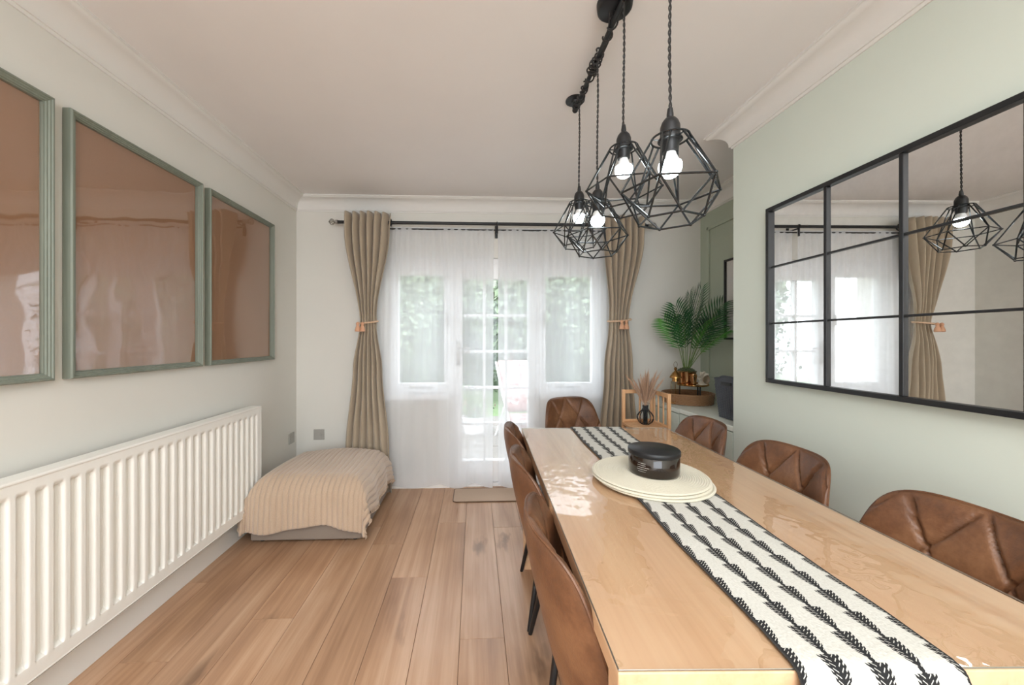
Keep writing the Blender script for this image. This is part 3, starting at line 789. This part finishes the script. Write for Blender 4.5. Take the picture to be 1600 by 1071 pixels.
# ------------------------------------------------------------ chairs
def chair_back():
    m = MB(); NA, NR = 150, 38
    zc, hz, hw = .613, .205, .236
    def B(phi):
        n_ = 5.2 if sin(phi) > 0 else 5.5
        c_, s_ = cos(phi), sin(phi)
        r = (abs(c_) ** n_ + abs(s_) ** n_) ** (-1 / n_)
        return c_ * r, s_ * r
    def pt(r, phi, side):
        bx, bz = B(phi); s_, t = bx * r, bz * r
        w = hw * (1 - .17 * sstep(-.35, 1, t) - .10 * sstep(.1, -1, t))
        Y = s_ * w; Z = zc + hz * t
        e = r ** 3.2
        th = .030 * sqrt(max(0, 1 - e))
        rec = -.205 - .075 * (t + 1) / 2 * 1.0 - .012 * t
        wrap = .075 * abs(s_) ** 2.3 * (1 - .15 * t)
        x = rec + wrap
        if side > 0:
            # quilted front with diagonal seams
            P = s_ / .74 + (1.02 - t) / 1.30; Q = s_ / .74 - (1.02 - t) / 1.30
            dp = abs(P - round(P)); dq = abs(Q - round(Q)); dmin = min(dp, dq)
            fade = sqrt(max(0, 1 - r ** 10)) 
            cre = -.015 * exp(-(dmin / .032) ** 2) + .006 * sqrt(dp * dq) * 2
            wr = .0012 * sin(s_ * 60 + 3 * sin(t * 9)) * exp(-((t - .88) / .12) ** 2)
            x += th + (cre + wr) * fade
        else: x -= th * .8
        return (x, Y, Z)
    def side(sg):
        vs = [pt(0, 0, sg)]; 
        for j in range(1, NR + 1):
            rr_ = (j / NR) ** .8
            for i in range(NA): vs.append(pt(rr_, 2 * pi * i / NA, sg))
        fs = [(0, 1 + i, 1 + (i + 1) % NA) for i in range(NA)]
        for j in range(NR - 1):
            for i in range(NA):
                a, b = 1 + j * NA + i, 1 + j * NA + (i + 1) % NA; fs.append((a, a + NA, b + NA, b))
        return vs, fs
    for sg in (1, -1): m.add(*side(sg))
    bm = m
    return bm, pt, NA
def weld(me, d=.0004):
    bm = bmesh.new(); bm.from_mesh(me); bmesh.ops.remove_doubles(bm, verts=bm.verts, dist=d); bmesh.ops.recalc_face_normals(bm, faces=bm.faces)
    for f in bm.faces: f.smooth = True
    bm.to_mesh(me); bm.free()
def make_chair(label, group):
    t = thing('dining_chair', label, 'chair', (0, 0, 0), 0, group)
    m, pt, NA = chair_back()
    o = m.build('backrest', 'leather', t, True, 180); weld(o.data)
    pg = MB(); pg.tube([pt(.995, 2 * pi * i / NA, -1) for i in range(NA)], .0035, 6, closed=True); pg.build('piping', 'leather', o, True)
    # seat pad
    s = MB(); NA2, NR2 = 72, 14
    def sp(r, phi, side):
        c_, s_ = cos(phi), sin(phi); n_ = 4.0; q = (abs(c_) ** n_ + abs(s_) ** n_) ** (-1 / n_)
        X, Y = c_ * q * r, s_ * q * r
        th = sqrt(max(0, 1 - r ** 5))
        P = (X + Y) * 1.4; Q = (X - Y) * 1.4; d_ = min(abs(P - round(P)), abs(Q - round(Q)))
        z = .445 + (.038 * th - .006 * exp(-(d_ / .06) ** 2) * th if side > 0 else -.03 * th)
        return (.01 + X * .215, Y * (.205 - .0 * X), z + .012 * X * X)
    for sg in (1, -1):
        vs = [sp(0, 0, sg)]
        for j in range(1, NR2 + 1):
            for i in range(NA2): vs.append(sp(j / NR2, 2 * pi * i / NA2, sg))
        fs = [(0, 1 + i, 1 + (i + 1) % NA2) for i in range(NA2)] + [(1 + j * NA2 + i, 1 + (j + 1) * NA2 + i, 1 + (j + 1) * NA2 + (i + 1) % NA2, 1 + j * NA2 + (i + 1) % NA2) for j in range(NR2 - 1) for i in range(NA2)]
        s.add(vs, fs)
    o = s.build('seat', 'leather', t, True, 180); weld(o.data)
    fm = MB(); fm.box(-.13, .13, -.12, .12, .395, .415, .004); fm.build('seat_frame', 'black', t)
    for sx in (-1, 1):
        for sy in (-1, 1):
            MB().tube([(sx * .125, sy * .12, .405), (sx * .2, sy * .205, 0)], [.016, .0085], 12).build('leg', 'black', t, True)
    return t
G = 'tan leather dining chairs round the table'
ch0 = make_chair('nearest tan leather chair on the left side of the table, seen from behind', G)
def place(o, x, y, rz, lab):
    o.location = (x, y, 0); o.rotation_euler = (0, 0, rz); o['label'] = lab; return o
rzl, rzr = TR, TR + pi
place(ch0, .418, .872, rzl + radians(1), 'nearest tan leather chair on the left side of the table, back turned to the floor')
for x, y, rz, lab in [(.425, 1.335, rzl, 'middle tan leather chair of the three along the left side of the table'),
                      (.438, 1.755, rzl - radians(1), 'farthest tan leather chair along the left side of the table, near the mat'),
                      (.950, .855, rzr, 'nearest brown leather chair against the sage wall, cut by the photo edge'),
                      (.948, 1.372, rzr + radians(1), 'middle brown leather chair along the right side, under the mirror'),
                      (.948, 1.885, rzr, 'farthest brown leather chair along the right side, below the dark basket'),
                      (.748, 2.395, radians(-70), 'brown leather chair at the far end of the table, facing the camera')]:
    place(copy_tree(ch0), x, y, rz, lab)

# ------------------------------------------------------------ pendant light
BZ, BX = 2.352, .488
pl = thing('pendant_light', 'black pipe ceiling light with four cage pendants hanging over the table', 'ceiling light', (BX, 1.3, HT))
def lz(z): return z - HT
rose = MB(); rose.lathe([(.001, -.03), (.05, -.03), (.058, -.024), (.06, -.004), (.06, 0), (.001, 0)], 40, (-.005, -.035, 0), False, False); rose.build('ceiling_rose', 'black', pl, True, 50)
bz = lz(BZ)
y_far, y_near = 1.79 - 1.3, .56 - 1.3
pp_ = MB(); pp_.tube([(0, y_near, bz), (0, y_far, bz)], .0095, 12); pp_.build('pipe', 'black', pl, True)
for yy in (y_far, y_near):
    q = MB(); q.lathe([(.001, 0), (.046, 0), (.046, -.005), (.020, -.007), (.017, -.016), (.001, -.016)], 28, (0, yy, 0), False, False)
    for k in range(4): q.lathe([(.005, -.0062), (.005, -.0075)], 8, (.033 * cos(k * pi / 2 + .7), yy + .033 * sin(k * pi / 2 + .7), 0))
    q.tube([(0, yy, -.01), (0, yy, bz)], .0095, 12); q.sphere((0, yy, bz), .014, 14, 10)
    q.build('pipe_flange', 'black', pl, True)
# flexes wound round the pipe
wd = MB(); rw = random.Random(11)
for (ya, yb, turns, r) in [(.40, .30, 3, .014), (.27, .12, 5, .016), (.24, .16, 3, .020), (.06, -.02, 2, .014), (-.12, -.20, 3, .016), (-.3, -.6, 5, .014), (.47, .43, 2, .014)]:
    N = int(turns * 14); ph = rw.uniform(0, 6)
    wd.tube([((r + .003 * sin(i * .31)) * cos(ph + i / N * turns * 2 * pi), ya + (yb - ya) * i / N + .006 * sin(i * .23), bz + (r + .003 * sin(i * .4)) * sin(ph + i / N * turns * 2 * pi)) for i in range(N + 1)], .0034, 6)
for k in range(5):
    wd.tube([(-.005 + .008 * (k - 2), -.03, -.028), (-.012 + .006 * k, .0 + .02 * k, -.050), (0.004 * k - .008, .03 + .03 * k, bz - .008)], .0032, 6)
wd.build('wound_flex', 'cord', pl, True)
def cage(y, zring, rotz, dx=0):
    o = bpy.data.objects.new('pendant', None)
    # parts are children of the light, their small pieces one level deeper
    R1, R2, R3 = .044, .119, .074; zg, zb = zring - .131, zring - .205
    yy = y - 1.3
    # twisted flex
    top, bot = bz - .008, lz(zring) + .075
    cd = MB(); N = int((top - bot) / .004)
    for ph in (0, pi):
        cd.tube([(dx * (i / N) + .0022 * cos(ph + i * .62) + .0015 * sin(i * .05), yy + .0022 * sin(ph + i * .62), top + (bot - top) * i / N) for i in range(N + 1)], .0021, 5)
    cd.build('flex', 'cord', pl, True)
    lh = MB(); lh.lathe([(.001, .076), (.006, .076), (.008, .062), (.008, .052), (.013, .05), (.019, .042), (.023, .03), (.0235, .004), (.026, .002), (.026, -.006), (.0215, -.008), (.019, -.034), (.001, -.036)], 28, (dx, yy, lz(zring)), False, False)
    ho = lh.build('lamp_holder', 'black', pl, True, 50)
    cg = MB(); z0 = lz(zring)
    cg.torus((dx, yy, z0), R1, .0026, 36, 7)
    cg.torus((dx, yy, z0 - .004), .027, .0024, 24, 6)
    for k in range(3):
        a = rotz + k * 2 * pi / 3; cg.tube([(dx + .026 * cos(a), yy + .026 * sin(a), z0 - .002), (dx + R1 * cos(a), yy + R1 * sin(a), z0)], .002, 6)
    g = [(dx + R2 * cos(rotz + k * pi / 3), yy + R2 * sin(rotz + k * pi / 3), lz(zg)) for k in range(6)]
    b_ = [(dx + R3 * cos(rotz + (k + .5) * pi / 3), yy + R3 * sin(rotz + (k + .5) * pi / 3), lz(zb)) for k in range(6)]
    for k in range(6):
        a = rotz + k * pi / 3
        for da in (-.22, .22): cg.tube([(dx + R1 * cos(a + da), yy + R1 * sin(a + da), z0), g[k]], .0026, 7)
        cg.tube([g[k], g[(k + 1) % 6]], .0026, 7); cg.tube([b_[k], b_[(k + 1) % 6]], .0026, 7)
        cg.tube([g[k], b_[k]], .0026, 7); cg.tube([g[(k + 1) % 6], b_[k]], .0026, 7)
    for p in g + b_: cg.sphere(p, 0.0042, 8, 6)
    cg.build('wire_cage', 'black_gloss', pl, True, 50)
    nk = MB(); nk.lathe([(.013, -.034), (.0145, -.040), (.020, -.053), (.024, -.059), (.001, -.0595)], 32, (dx, yy, z0), False, False); nk.build('bulb_neck', 'upvc', ho, True, 50)
    bb = MB(); bb.lathe([(.001, -.0596), (.0255, -.0600)] + [(.0275 * cos(a * pi / 36), -.070 - .0285 * sin(a * pi / 36)) for a in range(-4, 18, 2)] + [(.001, -.0985)], 48, (dx, yy, z0), False, False)
    bo = bb.build('bulb', 'bulb', ho, True, 180, 'glowing white bulb')
    bpy.data.objects.remove(o)
cage(.91, 1.734, radians(52)); cage(1.20, 1.860, radians(46)); cage(1.46, 1.778, radians(55)); cage(1.72, 1.875, radians(42))

# ------------------------------------------------------------ wall mirror
my0, my1, mz0, mz1 = .605, 1.735, 1.028, 1.862
mr = thing('wall_mirror', 'large black framed window style mirror on the sage wall', 'mirror', (XR - .010, (my0 + my1) / 2, (mz0 + mz1) / 2), radians(-.7))
hw, hh = (my1 - my0) / 2, (mz1 - mz0) / 2; fwid = .018
for z0_, z1_ in ((hh - fwid, hh), (-hh, -hh + fwid)): MB().box(-.028, 0, -hw, hw, z0_, z1_, .002).build('frame_rail', 'black', mr)
for y0_, y1_ in ((-hw, -hw + fwid), (hw - fwid, hw)): MB().box(-.028, 0, y0_, y1_, -hh + fwid, hh - fwid, .002).build('frame_stile', 'black', mr)
ncol = 4; cwid = (2 * hw) / ncol + 0; rows = 3
cols = [hw - (my1 - yv) for yv in (1.433, 1.165, .884)]
rws = [1.5775 - (mz0 + mz1) / 2, 1.310 - (mz0 + mz1) / 2]
for c_ in cols: MB().box(-.022, -.008, c_ - .0065, c_ + .0065, -hh + fwid, hh - fwid, .002).build('glazing_bar', 'black', mr)
ys = [-hw + fwid] + sorted(cols) + [hw - fwid]
for r_ in rws:
    for a, b in zip(ys, ys[1:]): MB().box(-.020, -.008, a + .0065, b - .0065, r_ - .004, r_ + .004, .0015).build('glazing_bar', 'black', mr)
zs_ = [-hh + fwid] + sorted(rws) + [hh - fwid]
for a, b in zip(ys, ys[1:]):
    for c_, d_ in zip(zs_, zs_[1:]):
        MB().box(-.012, -.006, a - .003 if a > ys[0] else a, b, c_, d_).build('mirror_pane', 'mirror', mr)
MB().box(-.006, -.002, -hw + .004, hw - .004, -hh + .004, hh - .004).build('backing', 'black', mr)

# ------------------------------------------------------------ alcove: cabinets, picture, plant...
def cabinet(label, y0, y1, zt):
    t = thing('cabinet', label, 'cabinet', (1.69, (y0 + y1) / 2, 0)); h = (y1 - y0) / 2
    MB().box(-.235, .24, -h, h, .08, zt - .03, .002).build('cabinet_body', 'cab', t)
    MB().box(-.215, .24, -h + .01, h - .01, 0, .08).build('plinth', 'cab', t)
    MB().box(-.258, .245, -h, h, zt - .03, zt, .004).build('cabinet_top', 'cabtop', t)
    d = MB(); d.box(-.25, -.236, -h + .006, h - .006, .10, zt - .036, .002)
    do = d.build('door', 'cab', t)
    fr_ = MB()
    for a, b, c_, d_ in ((-h + .006, -h + .07, .10, zt - .036), (h - .07, h - .006, .10, zt - .036), (-h + .07, h - .07, .10, .17), (-h + .07, h - .07, zt - .106, zt - .036)):
        fr_.box(-.258, -.2501, a, b, c_, d_, .002)
    fr_.build('door_rail', 'cab', do)
    k = MB(); k.sphere((-.266, h - .04, zt - .16), .012, 12, 8); k.build('knob', 'gold', do, True)
cabinet('pale green cabinet under the dark basket, nearer of the pair', 2.005, 2.55, .75)
cabinet('pale green cabinet under the rattan tray, farther of the pair', 2.556, 3.095, .744)

pc = thing('framed_picture', 'black framed black and white photograph on the deep sage alcove wall', 'picture', (XA, 2.57, 1.54))
for a, b, c_, d_ in ((-.21, -.195, -.305, .305), (.195, .21, -.305, .305)): MB().box(-.03, -.001, a, b, c_, d_, .002).build('frame_stile', 'blackwood', pc)
for c_, d_ in ((-.305, -.29), (.29, .305)): MB().box(-.03, -.001, -.195, .195, c_, d_, .002).build('frame_rail', 'blackwood', pc)
MB().box(-.015, -.004, -.195, .195, -.29, .29).build('mount', 'paper', pc)
MB().box(-.017, -.0151, -.105, .105, -.17, .2).build('photo_print', 'art', pc)
MB().box(-.024, -.022, -.195, .195, -.29, .29).build('glazing', 'glass', pc)

# rattan tray
ZC = .744
tr = thing('rattan_tray', 'round woven rattan tray on the farther cabinet', 'tray', (1.655, 2.83, ZC))
m = MB(); m.lathe([(.001, .004), (.168, .004), (.168, .008), (.001, .008)], 48, (0, 0, 0), False, False); m.build('tray_base', 'rattan', tr)
for k in range(9):
    m = MB(); n = 120
    m.tube([((.172 + .008 * (k / 8) + .0028 * sin(i * pi / 2 + k * pi)) * cos(2 * pi * i / n), (.172 + .008 * (k / 8) + .0028 * sin(i * pi / 2 + k * pi)) * sin(2 * pi * i / n), .007 + k * .0088) for i in range(n)], .0048, 6, closed=True)
    m.build('woven_strand', 'rattan', tr, True)
# two tier stand
st = thing('tiered_stand', 'black and gold round tiered stand inside the rattan tray', 'stand', (1.69, 2.82, ZC + .008))
MB().lathe([(.001, .128), (.108, .128), (.113, .131), (.114, .142), (.111, .142), (.109, .134), (.001, .134)], 48, (0, 0, 0), False, False).build('gold_plate', 'gold', st, True, 50)
for k in range(3):
    a = k * 2 * pi / 3 + .6; MB().tube([(.088 * cos(a), .088 * sin(a), 0), (.088 * cos(a), .088 * sin(a), .128)], .005, 8).build('leg', 'black', st, True)
m = MB(); m.torus((0, 0, .006), .09, .004, 36, 6); m.build('base_ring', 'black', st, True)
zs1 = ZC + .008 + .134
# palm
pa = thing('potted_palm', 'green artificial palm in a rose gold pot on the tiered stand', 'plant', (1.655, 2.845, zs1))
MB().lathe([(.001, 0), (.058, 0), (.063, .004), (.070, .10), (.073, .104), (.070, .106), (.064, .10), (.001, .094)], 40, (0, 0, 0), False, False).build('pot', 'pot_gold', pa, True, 45)
ms = MB(); rm = random.Random(8)
ms.grid(lambda u, v: ((.074 * v) * cos(2 * pi * u), (.074 * v) * sin(2 * pi * u), .101 + .03 * (1 - v ** 2) + .006 * sin(u * 50) * sin(v * 14)), 48, 10)
ms.build('moss', 'moss', pa, True)
def frond(az, L, lean, droop, mat, side=0, lw=.012):
    # rachis from moss; az azimuth, lean = initial angle from vertical, droop adds along the length
    pts = []; p = Vector((.02 * cos(az), .02 * sin(az), .12)); th = lean; N = 26
    for i in range(N + 1):
        pts.append(p.copy()); t = i / N
        d = Vector((sin(th) * cos(az), sin(th) * sin(az), cos(th))); p = p + d * (L / N); th += droop / N * (t * 1.6)
    pts = [Vector((min(q.x, .245), min(q.y, .255), q.z)) for q in pts]
    m = MB(); m.tube(pts, [.0026 * (1 - .7 * i / N) + .0006 for i in range(N + 1)], 6)
    o = m.build('frond', 'stalk', pa, True)
    lv = MB(); nl = 14
    for k in range(nl):
        t = .40 + .60 * k / (nl - 1); f_ = t * N; i = min(int(f_), N - 1); q = pts[i].lerp(pts[i + 1], f_ - i)
        tg = (pts[min(i + 1, N)] - pts[max(i - 1, 0)]).normalized()
        sdv = tg.cross(Vector((0, 0, 1))); sdv = sdv.normalized() if sdv.length > .05 else Vector((sin(az), -cos(az), 0))
        if side: sdv = Matrix.Rotation(side, 3, tg) @ sdv
        nrm = sdv.cross(tg).normalized()
        ll = L * (.34 * sin(pi * (k + 2.5) / (nl + 4)) + .06)
        for sg in (-1, 1):
            dirv = (sdv * sg * .80 + tg * (.55 + .5 * k / nl)).normalized()
            a = q; b = q + dirv * ll * .5 + nrm * .006; c_ = q + dirv * ll - Vector((0, 0, 1)) * ll * .12
            wv = dirv.cross(nrm).normalized() * lw * .5
            lv.add([a - wv * .3, a + wv * .3, b + wv, c_, b - wv, b + nrm * .002], [(0, 1, 5), (1, 2, 5), (2, 3, 5), (3, 4, 5), (4, 0, 5)])
    lv.v = [(min(x, .25), min(y, .26), z) for x, y, z in lv.v]
    lo = lv.build('leaflets', mat, o)
    lo['kind'] = 'stuff'
# azimuth: pi = towards the window wall side left, 0 = right (east)
for az, L, le, dr_, mt, sd in [(radians(190), .42, .25, .75, 'palm2', .9), (radians(215), .50, .22, .35, 'palm', 1.0), (radians(250), .56, .14, .30, 'palm', 1.1),
                               (radians(300), .60, .10, .25, 'palm', .9), (radians(330), .54, .30, .5, 'palm', .8), (radians(350), .50, .45, .55, 'palm', .7),
                               (radians(280), .42, .35, .8, 'palm2', .4), (radians(235), .44, .3, .6, 'palm', .8), (radians(20), .46, .5, .5, 'palm', .6),
                               (radians(100), .48, .2, .3, 'palm', .8), (radians(318), .38, .55, .7, 'palm2', .5), (radians(270), .50, .25, .5, 'palm', 1.0)]:
    frond(az, L, le, dr_, mt, sd)
# gold cup
gv = thing('gold_cup', 'small rose gold cup beside the palm pot', 'cup', (1.652, 2.747, zs1))
MB().lathe([(.001, 0), (.016, 0), (.020, .01), (.025, .06), (.026, .085), (.024, .085), (.022, .05), (.001, .02)], 28, (0, 0, 0), False, False).build('cup_body', 'pot_gold', gv, True, 50)
MB().lathe([(.0262, .070), (.028, .073), (.0262, .076)], 28, (0, 0, 0), False, False).build('cup_band', 'gold', gv, True, 50)
# ceramic ornament
oc = thing('ceramic_ornament', 'cream scalloped ceramic flower ornament with taupe centre on the tiered stand', 'ornament', (1.725, 2.757, zs1 + .052), radians(20))
m = MB(); NA = 96
def pet(u, v):
    a = 2 * pi * u; r = .052 * v * (1 + .10 * abs(sin(3.5 * a)) * v)
    return (r * cos(a), .012 * sin(7 * a) * v * v - .012 * (v ** 2), r * sin(a))
m.grid(pet, NA, 10); o = m.build('scalloped_petals', 'ceramic', oc, True, 180); o.modifiers.new('s', 'SOLIDIFY').thickness = .004
q = MB(); q.lathe([(.001, .0), (.022, .004), (.031, .016), (.032, .024), (.029, .024), (.02, .012), (.001, .008)], 32, (0, 0, 0), False, False); q.v = [(x + .012, -.01 - z, y - .006) for x, y, z in q.v]; q.build('centre_bowl', 'taupe', oc, True)
m = MB(); m.tube([(.045 + .012 * cos(a), .01, .045 * sin(a)) if False else (.03 + .04 * cos(a), .012, .05 * sin(a)) for a in [(-80 + i * 8) * pi / 180 for i in range(22)]], .0045, 8); m.build('loop_handle', 'ceramic', oc, True)
# lantern
la = thing('gold_lantern', 'small gold domed glass lantern at the left of the rattan tray', 'lantern', (1.525, 2.765, ZC + .008))
MB().lathe([(.001, 0), (.036, 0), (.038, .006), (.034, .012), (.001, .014)], 6, (0, 0, 0), False, False).build('lantern_base', 'gold', la)
MB().lathe([(.034, .012), (.037, .09), (.034, .165)], 6, (0, 0, 0), False, False).build('lantern_glass', 'thin_glass', la)
for k in range(6):
    a = k * pi / 3; MB().tube([(.034 * cos(a), .034 * sin(a), .012), (.037 * cos(a), .037 * sin(a), .09), (.034 * cos(a), .034 * sin(a), .165)], .0018, 6).build('lantern_post', 'gold', la, True)
MB().lathe([(.024, .165), (.024, .188), (.042, .192), (.040, .204), (.032, .215), (.024, .228), (.012, .240), (.006, .248), (.011, .256), (.012, .263), (.006, .272), (.001, .274)], 28, (0, 0, 0), True, False).build('dome', 'gold', la, True, 40)
m = MB(); m.tube([(.014 * sin(a), 0, .292 - .022 * cos(a)) for a in [i / 24 * 2 * pi for i in range(24)]], .0014, 6, closed=True); m.build('hanging_loop', 'gold', la, True)
m = MB(); m.lathe([(.02, .014), (.02, .05), (.001, .052)], 20, (0, 0, 0), True, False); m.build('candle', 'navy', la, True)
# dark basket
bk = thing('grey_basket', 'dark grey woven plastic basket with slot handles on the nearer cabinet', 'basket', (1.665, 2.165, .75))
def bskf(inn):
    def fn(u, v):
        hx_, hy_ = .138 + .022 * v - inn, .125 + .022 * v - inn
        if True:
            a = 2 * pi * u; n_ = 7; c_, s_ = cos(a), sin(a); q = (abs(c_) ** n_ + abs(s_) ** n_) ** (-1 / n_)
            X, Y = c_ * q * hx_, s_ * q * hy_
        per = u * 44
        col = abs(sin(pi * per)); row = sin(v * 62 * pi / 2 + (0 if int(per) % 2 else pi))
        d = 0 if (inn or v > .86) else .0035 * col + .0012 * row * col
        L = sqrt(X * X + Y * Y); X += X / L * d; Y += Y / L * d
        # raised handle ends on the two sides facing +-x
        hz = .022 * exp(-((Y / .07) ** 4)) * (1 if abs(X) > hx_ * .8 else 0) * sstep(.86, 1, v)
        return (X, Y, .004 + .235 * v + hz)
    return fn
m = MB(); m.grid(bskf(0), 352, 62); m.build('basket_wall', 'basket', bk, True, 60)
m = MB(); m.grid(bskf(.006), 88, 6); m.build('basket_lining', 'basket', bk, True, 60)
fa, fb = bskf(0), bskf(.006)
m = MB(); m.tube([((Vector(fa(i / 120, 1)) + Vector(fb(i / 120, 1))) / 2 for i in range(120))] and [((Vector(fa(i / 120, 1)) + Vector(fb(i / 120, 1))) / 2) for i in range(120)], .007, 8, closed=True); m.build('basket_rim', 'basket', bk, True)
MB().box(-.13, .13, -.115, .115, .0, .006, .002).build('basket_base', 'basket', bk)
for sx in (-1, 1):
    MB().box(sx * .163 - .004, sx * .163 + .004, -.045, .045, .208, .228, .0035).build('handle_slot_shade', 'blackwood', bk, label='black block for the shade in the handle opening')  # solid black block stands in for the shade inside the opening

# pine stand, wire vase, pampas
ps = thing('pine_stand', 'pine side stand with open slatted rails behind the table corner', 'stand', (1.09, 2.32, 0))
x0_, x1_, y0_, y1_ = -.115, .095, -.125, .115; zs_h = .69
MB().box(x0_, x1_, y0_, y1_, zs_h - .018, zs_h, .003).build('shelf', 'pine', ps)
for x in (x0_, x1_ - .02):
    for y in (y0_, y1_ - .02):
        MB().box(x, x + .02, y, y + .02, 0, zs_h - .018, .002).build('leg', 'pine', ps)
for x in (x0_, x1_ - .02): MB().box(x, x + .02, y1_ - .02, y1_, zs_h, .905, .003).build('post', 'pine', ps)
MB().box(x1_ - .02, x1_, y0_, y0_ + .02, zs_h, .905, .003).build('post', 'pine', ps)
MB().box(x0_ + .02, x1_ - .02, y1_ - .018, y1_ - .002, .878, .903, .003).build('rail', 'pine', ps)
MB().box(x0_ + .02, x1_ - .02, y1_ - .018, y1_ - .002, zs_h, zs_h + .018, .003).build('rail', 'pine', ps)
MB().box(x1_ - .018, x1_ - .002, y0_ + .02, y1_ - .02, .878, .903, .003).build('rail', 'pine', ps)
MB().box(x1_ - .018, x1_ - .002, y0_ + .02, y1_ - .02, zs_h, zs_h + .018, .003).build('rail', 'pine', ps)
MB().box(x0_ + .115, x0_ + .125, y1_ - .016, y1_ - .004, zs_h + .018, .878, .002).build('slat', 'pine', ps)
for yy in (-.055, .01, .06): MB().box(x1_ - .014, x1_ - .006, yy, yy + .010, zs_h + .018, .878, .002).build('slat', 'pine', ps)
for y in (y0_, y1_ - .02): MB().box(x0_ + .02, x1_ - .02, y + .004, y + .016, .2, .225, .002).build('stretcher', 'pine', ps)
wv = thing('wire_vase', 'black wire ribbed bulb vase on the pine stand', 'vase', (1.095, 2.345, zs_h))
def vr(t): return .024 + .030 * sin(min(1, t / .62) * pi) ** .9 if t < .62 else .024 - .007 * sin((t - .62) / .38 * pi)
vpts = [(.022, 0), (.040, .012), (.051, .034), (.050, .052), (.038, .072), (.022, .088), (.015, .102), (.016, .120)]
for k in range(14):
    a = 2 * pi * k / 14; MB().tube([(r * cos(a), r * sin(a), z + .002) for r, z in vpts], .0018, 6).build('wire_rib', 'black', wv, True)
for r, z in ((.022, .002), (.0165, .121), (.0155, .10)): m = MB(); m.torus((0, 0, z), r, .002, 24, 6); m.build('wire_ring', 'black', wv, True)
MB().lathe([(.001, .002), (.014, .004), (.014, .118), (.012, .118), (.012, .01), (.001, .008)], 20, (0, 0, 0), False, False).build('inner_tube', 'black_gloss', wv, True)
pb = thing('pampas_bunch', 'bunch of dried pampas plumes standing in the wire vase', 'dried flowers', (1.095, 2.345, zs_h + .012))
rp = random.Random(21)
for k in range(17):
    az = rp.uniform(0, 2 * pi); ln = rp.uniform(.04, .36) if k else 0; L = rp.uniform(.26, .325)
    ax = [(0.0), ][0]; ux = cos(az) * ln; uy = sin(az) * ln * .6
    def P_(t): return Vector((ux * L * t * t * 1.3, uy * L * t * t * 1.3, L * t * (1 - .15 * ln * t)))
    m = MB(); m.tube([Vector((0, 0, 0))] + [P_(t / 6) for t in range(1, 7)], .0011, 5)
    o = m.build('plume', 'pampas', pb, True); hm = MB()
    for i in range(260):
        t = rp.uniform(.45, .98); p = P_(t); tg = (P_(min(1, t + .05)) - P_(t - .05)).normalized()
        sd = Vector((rp.uniform(-1, 1), rp.uniform(-1, 1), rp.uniform(-.3, .3))).normalized(); l = .035 + .03 * rp.random()
        e = p + tg * l * .9 + sd * l * .42 * sin(pi * min(1, (t - .35) / .62)); w_ = tg.cross(sd).normalized() * .0011
        hm.add([p - w_, p + w_, e], [(0, 1, 2)])
    ho = hm.build('plume_hairs', 'pampas', o); ho['kind'] = 'stuff'
